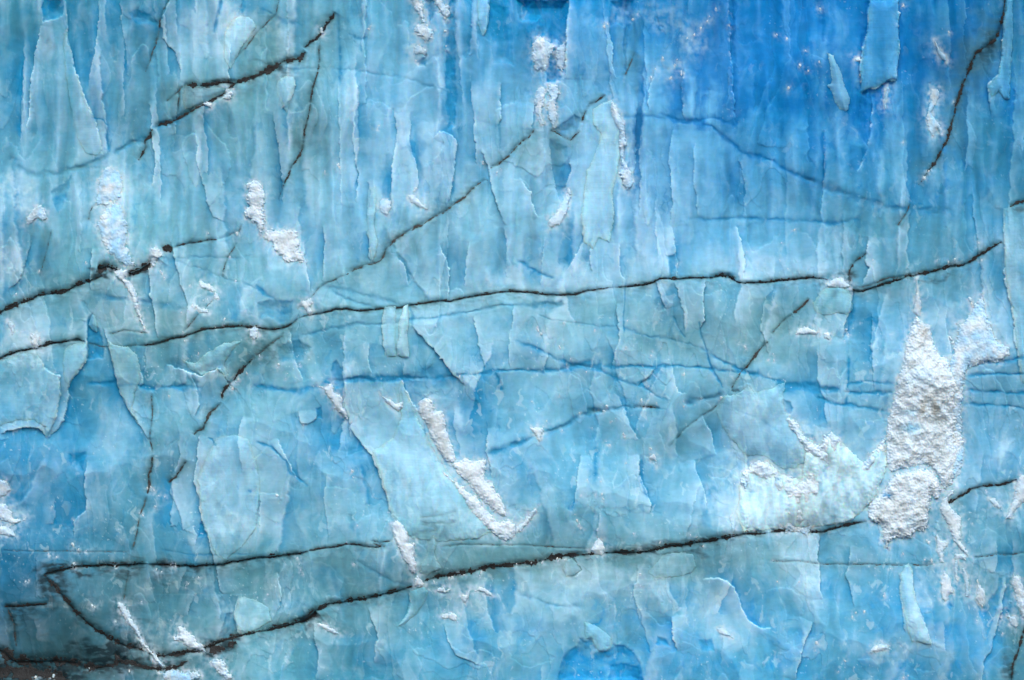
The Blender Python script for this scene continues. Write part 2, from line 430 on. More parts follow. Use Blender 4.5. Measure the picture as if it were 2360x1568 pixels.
# soft regions of deeper blue (x, y, rx, ry, amount) and of grey green (dirty) ice
SOFT_BLUE = [(1690,60,60,120,.25),(1720,150,110,90,.35),(1800,60,80,60,.2),(1860,180,90,80,.45),(1690,240,60,50,.4),(1850,20,60,50,.3),
 (1800,255,150,40,.3),(2110,130,60,100,.35),(2200,160,60,90,.35),(1240,50,60,60,.4),(1600,110,70,70,.4),(1530,60,50,60,.3),(1150,40,40,60,.45),
 (1560,220,25,60,.5),(1650,130,50,90,.35),(1470,40,40,80,.3),(2000,260,60,60,.3),(2340,230,40,60,.25),(1090,200,20,90,.4),(1040,180,25,140,.3),
 (830,560,20,60,.25),(1690,400,40,60,.3),(1660,430,60,50,.3),(1640,540,60,70,.2),(2170,470,60,30,.25),(2260,450,50,50,.3),(890,450,16,80,.45),
 (960,350,14,70,.4),(1000,870,60,25,.3),(1080,960,60,60,.25),(1120,930,40,60,.35),(830,1100,30,70,.35),(790,1060,30,60,.3),(745,1000,40,90,.25),
 (60,1080,90,70,.3),(150,1150,60,60,.3),(50,1330,60,60,.4),(130,1240,60,40,.25),(260,900,50,60,.2),(180,1040,60,60,.3),(320,1010,30,50,.35),
 (1330,1000,70,40,.15),(1220,1070,60,30,.25),(1180,1120,40,60,.2),(1870,960,50,60,.3),(1500,1440,60,20,.3),(1560,1500,60,50,.35),(1650,1540,60,40,.3),
 (1790,1520,30,50,.5),(1780,1400,60,60,.25),(2230,1450,60,60,.3),(2120,1370,60,50,.2),(1080,1480,60,40,.35),(870,1530,60,40,.35),(1210,1440,40,40,.3),
 (1390,1440,60,30,.2),(480,1350,80,40,.2),(1000,1400,60,40,.3),(1100,1460,40,30,.3),(660,560,25,60,.2),(1850,380,60,60,.15),(560,720,50,30,.2),
 (870,1330,60,30,.25),(750,1330,60,30,.2),(2280,1500,60,40,.3),(700,60,60,30,.3),(590,20,60,40,.25),(340,40,60,40,.4),(250,60,30,60,.3),(40,130,30,60,.3),
 (220,160,30,90,.25),(1930,330,70,60,.25),(1740,330,60,40,.2),(1390,20,30,40,.4),(2040,1400,50,60,.2),(1330,1530,80,40,.3),(1820,1110,14,14,.4)]
SOFT_TEAL = [(300,250,60,110,.3),(420,230,50,60,.55),(720,330,60,160,.4),(700,90,110,90,.35),(620,110,80,70,.5),(350,740,140,50,.45),(460,700,90,90,.4),
 (100,620,110,90,.25),(250,680,90,60,.35),(640,800,110,50,.45),(430,850,80,40,.4),(1250,400,60,120,.4),(1010,560,110,60,.3),(1090,480,90,50,.25),
 (900,640,160,50,.35),(1300,720,200,45,.4),(1560,760,110,80,.35),(1770,780,110,60,.45),(1700,720,120,60,.45),(1840,720,90,50,.35),(2020,560,200,80,.25),
 (2100,660,150,40,.25),(2220,250,90,130,.3),(400,1050,60,90,.35),(330,1160,60,120,.2),(300,1360,180,70,.45),(120,1450,130,70,.55),(560,1340,150,50,.45),
 (900,1330,180,50,.4),(1150,1270,250,45,.45),(1450,1310,260,50,.45),(1700,1270,200,50,.35),(1560,1010,80,60,.3),(1900,1280,160,50,.3),(2200,1200,140,60,.25),
 (1000,1210,90,40,.3),(140,400,120,60,.35),(560,600,60,70,.3),(900,580,60,50,.2),(640,1450,200,40,.4),(820,1430,160,50,.35),(2330,480,60,50,.3),(2345,1500,60,80,.45),
 (300,1520,220,50,.55),(90,1540,150,40,.6),(1450,110,30,90,.4),(2270,110,50,80,.5),(1250,340,60,60,.3)]
SOFT_PALE = [(480,60,70,80,.45),(560,70,35,45,.5),(1370,400,60,160,.3),(950,330,60,160,.15),(1010,380,40,90,.25),(230,330,50,60,.3),(270,440,40,60,.35),
 (20,600,40,60,.3),(60,450,40,60,.3),(560,1080,100,90,.2),(960,1090,80,120,.35),(1100,1200,120,60,.3),(600,1210,120,50,.2),(1750,1000,90,90,.35),(1790,1180,120,60,.4),
 (1690,1180,60,60,.3),(1650,1400,80,80,.25),(1850,1330,60,100,.25),(2270,790,60,60,.3),(1300,650,220,35,.25),(1780,620,160,30,.3),(1250,830,120,80,.1),
 (1180,650,60,30,.2),(120,760,80,40,.25),(60,790,60,60,.25),(40,870,90,60,.12),(280,720,60,50,.3),(1420,450,60,90,.2),(1480,580,80,60,.2),(1890,560,80,60,.2),
 (1250,1430,110,50,.12),(2110,1400,30,90,.3),(500,1460,60,20,.2),(640,560,60,50,.25),(200,480,60,60,.2),(2330,650,30,150,.2),(260,990,50,80,.25),
 (1340,1340,160,50,.25),(560,1450,40,30,.3),(1930,160,20,120,.35),(1945,330,25,90,.3),(1700,590,100,40,.2),(2180,700,20,60,.1),(1250,60,40,40,-.1),(1500,540,60,80,.15)]

# ------------------------------------------------------------------ cliff grid
IN = 1.6
def axis(lo, hi, mlo, mhi):
    a = list(np.arange(lo, hi, IN))
    s = IN; x = a[-1]
    while x < mhi: s = min(s * 1.06, 9.0); x += s; a.append(x)
    s = IN; x = a[0]; b = []
    while x > mlo: s = min(s * 1.06, 9.0); x -= s; b.append(x)
    return np.array(b[::-1] + a, f32)
UA = axis(-12, 2372, -760, 3120); VA = axis(-12, 1582, -560, 2130)
NU, NV = len(UA), len(VA)
U, V = np.meshgrid(UA, VA)
print('grid', NU, NV)

wu = 3.6 * fbm(U / 34, V / 44, 3, 1) + 1.3 * perlin(U / 7, V / 9, 5)
wv = 3.6 * fbm(U / 40, V / 34, 3, 2) + 1.3 * perlin(U / 8, V / 7, 6)
PF, QF = U + wu, V + wv
# stronger jaggedness for step edges
PJ = PF + 1.7 * fbm(U / 15, V / 13, 2, 8); QJ = QF + 1.4 * fbm(U / 12, V / 16, 2, 9)

D = np.zeros(U.shape, f32)         # relief towards the viewer, layout units
blue = np.zeros(U.shape, f32); teal = np.zeros(U.shape, f32); pale = np.zeros(U.shape, f32)
dirt_shade = np.zeros(U.shape, f32); frost = np.zeros(U.shape, f32)

D += 26 * fbm(U / 420, V / 360, 2, 20)
up = 1 - smooth(V, 520, 760)                 # flutes are strongest in the upper half
def worley(x, y, seed):
    xi = np.floor(x).astype(np.int64); yi = np.floor(y).astype(np.int64)
    best = np.full(x.shape, 9.0, f32)
    for a in (-1, 0, 1):
        for b in (-1, 0, 1):
            h = _perm[(_perm[(xi + a + seed) & 511] + yi + b) & 511]; h2 = _perm[(h + 71) & 511]
            d = (xi + a + h / 512.0 - x) ** 2 + (yi + b + h2 / 512.0 - y) ** 2
            best = np.minimum(best, d.astype(f32))
    return np.sqrt(best)
# ablation scoops: shallow hollows meeting in ridges, drawn out vertically above, rounder below
wx = U + 16 * fbm(U / 60, V / 90, 2, 600); wy = V + 26 * fbm(U / 80, V / 90, 2, 603)
sc1 = worley(wx / 84, (wy + .1 * wx) / 420, 3); sc2 = worley(wx / 150, (wy - .25 * wx) / 210, 57); sc3 = worley(wx / 44, wy / 190, 131)
D += 17 * up * sc1 + (1 - up) * 20 * sc2 + (2.5 + 2.5 * up) * sc3
pale += (.18 * up * (sc1 - .42) + (1 - up) * .20 * (sc2 - .42) + .07 * (sc3 - .42))
blue += .30 * up * np.clip(.32 - sc1, 0, 1) + .34 * (1 - up) * np.clip(.34 - sc2, 0, 1)
# flutes
fl = perlin((U + 14 * perlin(U / 90, V / 160, 31)) / 26, V / 330, 30)
fl2 = perlin((U + 8 * perlin(U / 40, V / 90, 33)) / 12, V / 170, 32)
D += (2 + 6.5 * up) * fl + (.4 + .8 * up) * fl2
pale += (0.07 + 0.16 * up) * fl + (0.03 + .04 * up) * fl2
# overlapping spalled plates: sawtooth terraces of stretched noise
def terrace(sx, sy, levels, seed, jag, amp, cp, cb, mask=1.0, lean=0.0):
    global D, blue, pale
    n = fbm((U + lean * V + 12 * perlin(U / 60, V / 60, seed + 4)) / sx, V / sy, 2, seed)
    n = n * levels + jag * fbm(U / 17, V / 15, 3, seed + 7)
    fr = n - np.floor(n)
    idx = np.floor(n).astype(np.int64)
    rnd = ((np.sin(idx * 12.9898 + seed) * 43758.5453) % 1).astype(f32)
    m = mask * (0.25 + 0.75 * rnd) * smooth(perlin(U / 140, V / 200, seed + 9), -0.45, 0.35)
    D += amp * .16 * m * fr
    e = 1 - np.clip((1 - fr) / 0.30, 0, 1)
    cut = smooth(fr, 0, .05)
    pale += .75 * cp * m * (.15 * e ** 1.3 + .85 * fr ** 2) * cut
    blue += .8 * cb * m * (.4 * np.exp(-fr / 0.12) + .6 * (1 - fr) ** 3) * cut
terrace(150, 430, 3.2, 40, .07, 13, .26, .26)
terrace(70, 260, 2.0, 50, .08, 8, .18, .18, lean=.08)
terrace(130, 130, 1.8, 70, .12, 8, .12, .14, smooth(V, 640, 900), lean=-.25)
# spalled blades: each has one sharp raised side and fades out on the other
rp = np.random.RandomState(77)
def blade(x, y, w, h, side, lean, a, hd, seed, taper):
    pad = w * .8 + 26
    i0, i1 = np.searchsorted(UA, [x - pad - abs(lean) * h, x + w + pad + abs(lean) * h]); j0, j1 = np.searchsorted(VA, [y - 4, y + h + 4])
    sl = (slice(j0, j1), slice(i0, i1))
    if i1 - i0 < 3 or j1 - j0 < 3: return
    u = U[sl]; v = V[sl]; t = (v - y) / h; vv = VA[j0:j1][:, None]
    st_ = np.floor(fbm(vv / 26, vv * 0 + seed, 2, 400) * 3) / 3          # notched run of the edge
    e1 = x + lean * (v - y) + w * .15 * perlin(vv / 80, vv * 0 + seed, 401) + 4 * st_ + .8 * fbm(vv / 9, vv * 0 + seed, 2, 402)
    wd = w * (.55 + .45 * np.sin(np.clip(t, 0, 1) * np.pi * .8 + .5)) * (1 - taper * np.clip(t, 0, 1) ** 2 if seed % 2 else 1 - taper * (1 - np.clip(t, 0, 1)) ** 2)
    q = (u - e1) * side + 1.2 * perlin(u / 9, v / 9, 403)
    s_ = q / wd                                                     # 0 at the sharp edge, 1 where it has faded
    ends = smooth(t, 0, .18) * (1 - smooth(t, .88, 1.0)) if taper < .5 else smooth(t, 0, .3) * (t < .97 + .05 * perlin(u / 8, v / 40, seed))
    so = [.8, 2.2, 5.0, 9.0][seed % 4]; hw_ = smooth(q, -so, so)
    m = hw_ * np.clip(1 - s_, 0, 1) ** 1.4 * ends; m = np.where(s_ < -1, 0, np.minimum(m, 1))
    lo = (1 - hw_) * np.exp(np.minimum(q, 0) / (w * .36 + 7)) * ends * smooth(t, 0, .3)
    pale[sl] += .95 * a * m + .2 * a * np.where(q > 0, np.exp(-np.abs(q) / 4), 0) * ends
    blue[sl] += 1.5 * a * lo
    D[sl] += .42 * hd * m - .2 * hd * lo
for k in range(460):
    y = rp.uniform(-500, 2050); x = rp.uniform(-700, 3050)
    top_ = y < 560
    if top_: w_ = rp.uniform(16, 60); h_ = rp.uniform(110, 420)
    elif y < 1150: w_ = rp.uniform(22, 95); h_ = rp.uniform(80, 260)
    else: w_ = rp.uniform(20, 85); h_ = rp.uniform(50, 190)
    near = 1.0
    blade(x, y - h_ * .3, w_, h_, rp.choice([-1, 1]), rp.normal(0, .05 if top_ else .22), rp.uniform(.12, .42), rp.uniform(1.5, 6.0), k, rp.choice([0, .3, .8, .95]))
# surface grain
D += .45 * fbm(U / 26, V / 34, 3, 90, .4) + 0.05 * fbm(U / 6.5, V / 5.5, 2, 94)
D += (1.0 - .6 * up) * 1.2 * fbm(U / 60, V / 64, 2, 97, .4)

def box(line, pad):
    x0 = min(p[0] for p in line) - pad; x1 = max(p[0] for p in line) + pad
    y0 = min(p[1] for p in line) - pad; y1 = max(p[1] for p in line) + pad
    i0, i1 = np.searchsorted(UA, [x0, x1]); j0, j1 = np.searchsorted(VA, [y0, y1])
    return slice(max(j0, 0), j1), slice(max(i0, 0), i1)

for ln in EDGES.strip().splitlines():
    hd, pl = ln.split('|'); sg, h, wp, wb, st = hd.split(); sg = 1 if sg == '+' else -1
    h, wp, wb, st = float(h), float(wp), float(wb), float(st); line = pts(pl); h = min(h, 11)
    sl = box(line, 3.5 * max(wp, wb))
    d, sd, arc, L = poly_dist(PJ[sl], QJ[sl], line)
    tap = np.clip(arc / (0.16 * L + 1), 0, 1) * np.clip((L - arc) / (0.16 * L + 1), 0, 1)
    tap = np.sqrt(tap) * st
    hi = (sd * sg) > 0
    nz = 0.75 + 0.5 * perlin(U[sl] / 30, V[sl] / 50, 12)
    D[sl] += np.where(hi, h * .30 * np.exp(-d / wp), -h * .26 * np.exp(-d / wb)) * tap
    pale[sl] += np.where(hi, (.34 * np.exp(-d / (wp * .7)) + .24 * np.exp(-d / 5)) * nz, 0) * tap
    blue[sl] += np.where(hi, 0, (.55 * np.exp(-d / (wb * .8)) + .25 * np.exp(-d / 5)) * nz) * tap
    frost[sl] += np.where(hi, .75 * np.exp(-d / 3.4) * smooth(fbm(U[sl] / 16, V[sl] / 16, 3, 15), -.05, .6), 0) * tap

for ln in POCKETS.strip().splitlines():
    hd, pl = ln.split('|'); h, b, so = map(float, hd.split()); poly = pts(pl)
    sl = box(poly, 34)
    sd = poly_sd(PJ[sl], QJ[sl], poly)
    so *= 1.7; m = smooth(sd, -so * .5, so * .5 + .8)
    D[sl] -= .6 * h * m * (.3 + .7 * np.clip(sd / 18, 0, 1))
    tex = .82 + .65 * fbm(U[sl] / 30, V[sl] / 18, 3, 18)
    blue[sl] += .92 * b * m * tex
    pale[sl] *= (1 - .8 * m)
    pale[sl] += .16 * np.exp(-np.abs(sd) / 6) * (sd < 0)

for ln in VEINS.strip().splitlines():
    hd, pl = ln.split('|'); w, st, k = hd.split(); w, st = float(w), float(st); line = pts(pl)
    sl = box(line, w * 5 + 8)
    P = PF[sl] - .4 * wu[sl]; Q = QF[sl] + (1.5 * perlin(U[sl] / 9, V[sl] / 9, 21) if w > 3 else 0)
    d, sd, arc, L = poly_dist(P, Q, line)
    tap = np.sqrt(np.clip(arc / (0.12 * L + 1), 0, 1) * np.clip((L - arc) / (0.12 * L + 1), 0, 1))
    ww = .92 * w * (.75 + .5 * fbm(arc / 40, arc * 0 + w, 2, 22))
    g = (np.exp(-(d / ww) ** 2) * .85 + .2 * np.exp(-(d / (2.4 * ww)) ** 2)) * st * tap * (.8 + .5 * perlin(U[sl] / 25, V[sl] / 12, 23))
    if k == 't': teal[sl] += .5 * g; blue[sl] += 1.15 * g; pale[sl] *= 1 - .6 * np.clip(g, 0, 1)
    else: blue[sl] += 1.9 * g; pale[sl] *= 1 - .6 * np.clip(g, 0, 1)
    D[sl] -= min(w, 5) * .8 * g

seams = []
for ln in SEAMS.strip().splitlines():
    hd, pl, lab = ln.split('|'); w, hw, hs, off = map(float, hd.split()); line = pts(pl)
    w *= 1.3 if w > 3.8 else (1.25 if w > 1.8 else 1.1); seams.append((w, off, line, lab))
    sl = box(line, hw * 3)
    P = PF[sl] - .55 * wu[sl]; Q = QF[sl] - .55 * wv[sl]
    d, sd, arc, L = poly_dist(P, Q, line)
    tap = np.sqrt(np.clip(arc / (0.08 * L + 1), 0, 1) * np.clip((L - arc) / (0.08 * L + 1), 0, 1))
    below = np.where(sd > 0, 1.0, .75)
    nz = np.clip(.75 + .7 * fbm(U[sl] / 34, V[sl] / 22, 3, 24), .1, 1.5)
    teal[sl] = np.maximum(teal[sl], hs * .70 * np.exp(-d / (hw * 1.15 * below)) * tap * nz)
    dirt_shade[sl] = np.maximum(dirt_shade[sl], hs * tap * ((.55 + .3 * (nz - .75)) * np.exp(-(d / (w * 1.15 + .8)) ** 1.3) + .38 * np.exp(-d / (w * 1.6 + 9) * np.where(sd > 0, .8, 1.3)) * nz))
    D[sl] -= (1.0 + w * .5) * np.exp(-(d / (w + 1.5)) ** 2) * tap
    dirt_shade[sl] = np.maximum(dirt_shade[sl], tap * min(off / 6, 1) * .72 * np.where(sd > 0, np.exp(-d / (8 + 1.3 * off)), np.exp(-d / 3.5)) * np.clip(.8 + .9 * fbm(U[sl] / 22, V[sl] / 12, 3, 26), 0, 1.4))  # debris smudge under the seam, with the shadow beneath it painted in
    pale[sl] *= 1 - .7 * np.exp(-(d / (w + 6)) ** 2) * tap
    # the ice beneath a seam stands back a little
    if off: D[sl] -= np.where(sd > 0, off * np.exp(-d / 26), 0) * tap

def ell(lst, arr, seed):
    for x, y, rx, ry, a in lst:
        sl = box([(x, y)], 2.3 * max(rx, ry) + 20)
        p = (U[sl] + 28 * fbm(U[sl] / 45, V[sl] / 60, 3, seed) - x) / rx
        q = (V[sl] + 28 * fbm(U[sl] / 70, V[sl] / 40, 3, seed + 5) - y) / ry
        r = np.sqrt(p * p + q * q)
        arr[sl] += a * (1 - smooth(r, .35, 1.35))
SOFT_DIRT_SHADE = [(40,1562,150,22,.95),(150,1545,110,16,.9),(250,1500,50,18,.8),(275,1532,70,14,.85),(380,1520,50,10,.6),(505,1494,40,13,.9),(545,1472,26,10,.8),  # debris smudges, plus painted shade in the dark cave and under seams
 (200,1490,40,16,.5),(125,1340,36,24,.6),(150,1314,70,9,.6),(300,1316,200,14,.4),(120,1375,26,40,.5),(60,1410,60,10,.3),(240,622,34,12,.7),(312,636,28,10,.6),
 (700,1432,40,14,.6),(330,1478,60,20,.4),(500,200,40,9,.5),(640,155,50,9,.4),(230,1505,90,22,.55),(480,215,50,12,.3),(440,224,30,26,.3),(1950,655,40,12,.4),(1930,650,70,30,.25),
 (2150,640,60,7,.4),(2270,110,24,40,.45),(2345,482,30,12,.6),(2330,1540,30,40,.45),(1855,1235,40,12,.4),(1540,1262,120,9,.4),(300,1440,70,12,.3),(40,1430,40,40,.3),(620,800,60,26,.25)]
SOFT_FROST = [(540,60,40,40,.35),(1410,300,26,60,.4),(1300,500,30,40,.35),(1790,1130,110,60,.75),(1900,1070,80,60,.8),(1850,1190,70,26,.7),(1970,1130,80,40,.6),(1860,1010,40,40,.5),(2020,1060,30,50,.5),(1740,1080,40,40,.5),(1720,1180,20,30,.3),
 (1100,1200,50,50,.35),(1010,1080,30,30,.3),(30,1180,40,30,.4),(60,450,30,40,.35),(250,430,40,50,.35),(30,600,30,50,.25),(270,540,40,40,.35),(20,430,40,40,.3),(780,930,20,40,.3),
 (2240,780,60,50,.4),(2200,1200,40,40,.25),(2110,1400,26,80,.35),(2160,1320,30,50,.25),(1860,1330,30,60,.35),(2030,1500,40,30,.35),(1680,1080,26,50,.3),(1640,1150,30,40,.25),
 (560,1200,70,20,.25),(150,1400,20,20,.2),(360,1450,30,30,.3),(550,1420,30,30,.3),(60,780,30,30,.3),(90,830,30,30,.25),(480,850,50,18,.25),(1740,950,50,40,.35),(1430,30,20,20,.2),
 (1530,40,60,40,.2),(1600,90,40,50,.25),(1540,160,40,40,.2),(950,110,30,50,.3),(1020,40,24,40,.3),(960,470,40,16,.3),(2190,1130,30,30,.3),(1240,1000,20,20,.2),(2340,1160,20,50,.3),
 (1340,1330,80,20,.2),(1500,1350,60,30,.2),(1210,1190,40,20,.25),(1000,900,30,40,.2),(2200,740,30,40,.3),(1870,770,50,14,.3),(640,70,20,40,.25),(330,1500,30,30,.2)]
ell(SOFT_DIRT_SHADE, dirt_shade, 105); dirt_shade *= np.clip(.95 + .9 * fbm(U / 20, V / 9, 3, 27), .25, 1.15); dirt_shade = dirt_shade.astype(f32); ell(SOFT_BLUE, blue, 100); ell(SOFT_TEAL, teal, 110); ell(SOFT_PALE, pale, 120)
# broad mottling
blue += .20 * fbm(U / 90, V / 60, 3, 130, .42) + .02 * fbm(U / 16, V / 8, 2, 135)
ur = smooth(U, 1400, 1750) * (1 - smooth(V, 200, 420))
blue += ur * (.16 + .34 * fbm(U / 70, V / 30, 3, 137, .42))
blue += .12 * smooth(U, 1080, 1250) * (1 - smooth(V, 60, 330))
pale += .08 * fbm(U / 50, V / 110, 3, 140, .42) + .02 * fbm(U / 10, V / 16, 2, 144)
teal += .08 * fbm(U / 120, V / 60, 3, 150)
# fine near-level layering lines of the ice
lay = perlin((U) / 240, (V + .10 * (1180 - U) * 0 + 10 * perlin(U / 300, V / 300, 160)) / 3.1, 161)
lay2 = perlin(U / 180, (V + .16 * U) / 4.2, 162)
laym = smooth(fbm(U / 130, V / 70, 2, 165), -.1, .5)
blue += (.012 + .04 * ur) * lay * laym + .018 * lay2 * (1 - laym)

# white specks and frost crusts
sp = fbm(U / 7, V / 8, 2, 170)
spm = smooth(fbm(U / 110, V / 90, 2, 172), .05, .6) * (.35 + .65 * smooth(V, 500, 900))
frost += smooth(sp, .62, .80) * spm * .7
cf = np.zeros(U.shape, f32); ell(SOFT_FROST, cf, 107)
frost += cf * np.clip(.9 + 1.3 * fbm(U / 14, V / 17, 3, 174), 0, 1.7)
# thin ragged frost chips and skins
ch = fbm((U + 10 * perlin(U / 20, V / 20, 190)) / 24, (V + 14 * perlin(U / 24, V / 20, 191)) / 44, 4, 192, .55)
chm = smooth(fbm(U / 170, V / 130, 2, 196), -.25, .4)
frost += .42 * smooth(ch, .50, .62) * chm * (.35 + .65 * smooth(V, 420, 800)) * (1 - .4 * ur)
blue += .30 * smooth(-ch, .50, .64) * chm
sw = fbm((U + 30 * perlin(U / 60, V / 60, 181)) / 30, (V + 30 * perlin(U / 70, V / 60, 182)) / 62, 5, 180, .58)
frost += .13 * smooth(sw, .15, .95) * (.5 + .5 * smooth(V, 300, 900)) * (1 - .5 * ur)
pale += .10 * sw
blue += .07 * smooth(-sw, .1, .9)
D += 1.2 * cf * fbm(U / 9, V / 9, 3, 178)

blue = np.clip(blue, 0, 1); teal = np.clip(teal, 0, .9); pale = np.clip(pale, -.12, .75); dirt_shade = np.clip(dirt_shade, 0, 1); frost = np.clip(frost, 0, 1)
col = base_col(U, V)
k = smooth(U, 1000, 1700) * (1 - smooth(V, 250, 650))
k2 = 1 - smooth(V, 500, 1500) * .0
deep = s2l((12, 138, 190)) * (1 - k[..., None]) + s2l((0, 116, 186)) * k[..., None]
lr = (smooth(U, 1100, 1300) * smooth(V, 1300, 1420))[..., None]; deep = deep * (1 - lr) + s2l((20, 150, 212)) * lr
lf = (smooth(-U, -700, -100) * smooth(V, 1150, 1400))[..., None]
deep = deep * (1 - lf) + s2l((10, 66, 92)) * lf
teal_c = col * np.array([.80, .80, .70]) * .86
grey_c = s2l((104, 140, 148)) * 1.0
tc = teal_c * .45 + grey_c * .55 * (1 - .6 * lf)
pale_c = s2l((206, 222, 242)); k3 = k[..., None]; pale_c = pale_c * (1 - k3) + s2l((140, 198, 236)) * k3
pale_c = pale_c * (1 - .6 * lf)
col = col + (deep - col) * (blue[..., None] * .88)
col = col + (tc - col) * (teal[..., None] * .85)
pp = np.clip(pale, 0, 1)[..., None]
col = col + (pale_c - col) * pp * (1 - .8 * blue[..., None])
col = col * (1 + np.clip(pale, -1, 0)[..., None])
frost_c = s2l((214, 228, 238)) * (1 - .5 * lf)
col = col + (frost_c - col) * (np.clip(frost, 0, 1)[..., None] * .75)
dirt_shade_c = s2l((30, 46, 54))
col = col + (dirt_shade_c - col) * (dirt_shade[..., None] * .9)

# illumination response of the scene, so that the tones above come out as read
GAIN = np.array([.89, 1.045, 1.04])
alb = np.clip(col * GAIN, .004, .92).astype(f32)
grey_snow = []   # outlines of the snow lying on the face, for the crust of frost around it

def world(u, v, d):
    out = np.empty(u.shape + (3,), f32)
    out[..., 0] = (u - UC) * S; out[..., 1] = -d * S; out[..., 2] = Z0 + (VC - v) * S
    return out

# ------------------------------------------------------------------ mesh helpers
SC = bpy.context.scene; COL = SC.collection
def mesh_from(name, co, quads, mat, colr=None, smooth_sh=True):
    me = bpy.data.meshes.new(name)
    n = len(co); q = len(quads)
    me.vertices.add(n); me.vertices.foreach_set('co', np.ascontiguousarray(co, f32).ravel())
    me.loops.add(q * 4); me.loops.foreach_set('vertex_index', np.ascontiguousarray(quads, np.int32).ravel())
    me.polygons.add(q); me.polygons.foreach_set('loop_start', np.arange(0, q * 4, 4, dtype=np.int32))
    me.polygons.foreach_set('loop_total', np.full(q, 4, np.int32))
    me.update(calc_edges=True)
    me.polygons.foreach_set('use_smooth', np.full(q, smooth_sh, bool))
    if colr is not None:
        a = me.attributes.new('ice_tint', 'FLOAT_COLOR', 'POINT')
        c4 = np.ones((n, 4), f32); c4[:, :3] = colr
        a.data.foreach_set('color', c4.ravel())
    me.materials.append(mat); me.update()
    return me

def link(name, me, parent=None, loc=None):
    o = bpy.data.objects.new(name, me); COL.objects.link(o)
    if parent: o.parent = parent
    if loc is not None: o.location = loc
    return o

def tag(o, label=None, cat=None, group=None, kind=None):
    if label: o['label'] = label
    if cat: o['category'] = cat
    if group: o['group'] = group
    if kind: o['kind'] = kind
    return o

# ------------------------------------------------------------------ materials
def nt(name):
    m = bpy.data.materials.new(name); m.use_nodes = True
    t = m.node_tree; b = t.nodes['Principled BSDF']
    return m, t, b

def noise(t, scale, detail=4, rough=.55, stretch=(1, 1, 1)):
    g = t.nodes.new('ShaderNodeTexCoord'); mp = t.nodes.new('ShaderNodeMapping'); n = t.nodes.new('ShaderNodeTexNoise')
    mp.inputs['Scale'].default_value = stretch
    n.inputs['Scale'].default_value = scale; n.inputs['Detail'].default_value = detail; n.inputs['Roughness'].default_value = rough
    t.links.new(g.outputs['Object'], mp.inputs[0]); t.links.new(mp.outputs[0], n.inputs['Vector'])
    return n.outputs['Fac']

def rng(t, src, a, b, c, d):
    r = t.nodes.new('ShaderNodeMapRange'); r.inputs[1].default_value = a; r.inputs[2].default_value = b
    r.inputs[3].default_value = c; r.inputs[4].default_value = d; t.links.new(src, r.inputs[0]); return r.outputs[0]

def mixc(t, mode, fac, a, b):
    n = t.nodes.new('ShaderNodeMix'); n.data_type = 'RGBA'; n.blend_type = mode
    if isinstance(fac, float): n.inputs[0].default_value = fac
    else: t.links.new(fac, n.inputs[0])
    for s, i in ((a, 6), (b, 7)):
        if isinstance(s, tuple): n.inputs[i].default_value = s + (1,)
        else: t.links.new(s, n.inputs[i])
    return n.outputs[2]

def ice_material(name, rough=.42, bump=.03):
    m, t, b = nt(name)
    at = t.nodes.new('ShaderNodeAttribute'); at.attribute_name = 'ice_tint'
    n1 = noise(t, 2.2, 6, .62, (1, 1, 2.2)); n2 = noise(t, 9, 5, .6, (.35, 1, 2.4)); n3 = noise(t, 26, 3, .6)
    v1 = rng(t, n1, .3, .7, .93, 1.07); v2 = rng(t, n2, .3, .7, .985, 1.015)
    mu = t.nodes.new('ShaderNodeMath'); mu.operation = 'MULTIPLY'; t.links.new(v1, mu.inputs[0]); t.links.new(v2, mu.inputs[1])
    vm = t.nodes.new('ShaderNodeVectorMath'); vm.operation = 'SCALE'; t.links.new(at.outputs['Color'], vm.inputs[0]); t.links.new(mu.outputs[0], vm.inputs['Scale'])
    sp = rng(t, n3, .70, .80, 0, .30)
    c = mixc(t, 'MIX', sp, vm.outputs[0], (.52, .64, .74))
    t.links.new(c, b.inputs['Base Color'])
    b.inputs['Subsurface Weight'].default_value = .8; b.inputs['Subsurface Radius'].default_value = (.12, .3, .5); b.inputs['Subsurface Scale'].default_value = .55
    t.links.new(rng(t, n1, .3, .7, rough - .1, rough + .15), b.inputs['Roughness'])
    b.inputs['IOR'].default_value = 1.31; b.inputs['Specular IOR Level'].default_value = .12
    bp = t.nodes.new('ShaderNodeBump'); bp.inputs['Strength'].default_value = bump; bp.inputs['Distance'].default_value = .05
    t.links.new(n2, bp.inputs['Height']); t.links.new(bp.outputs[0], b.inputs['Normal'])
    return m

def snow_material():
    m, t, b = nt('snow_crust')
    at = t.nodes.new('ShaderNodeAttribute'); at.attribute_name = 'ice_tint'
    n1 = noise(t, 5, 6, .65); n2 = noise(t, 17, 4, .7)
    v = rng(t, n1, .3, .7, .93, 1.06)
    vm = t.nodes.new('ShaderNodeVectorMath'); vm.operation = 'SCALE'; t.links.new(at.outputs['Color'], vm.inputs[0]); t.links.new(v, vm.inputs['Scale'])
    sp = rng(t, n2, .69, .78, 0, .22)
    c = mixc(t, 'MIX', sp, vm.outputs[0], (.30, .38, .43))
    t.links.new(c, b.inputs['Base Color']); b.inputs['Roughness'].default_value = .8; b.inputs['Subsurface Weight'].default_value = .7; b.inputs['Subsurface Radius'].default_value = (.2, .3, .4); b.inputs['Subsurface Scale'].default_value = .4
    bp = t.nodes.new('ShaderNodeBump'); bp.inputs['Strength'].default_value = .22; bp.inputs['Distance'].default_value = .04
    t.links.new(n2, bp.inputs['Height']); t.links.new(bp.outputs[0], b.inputs['Normal'])
    return m

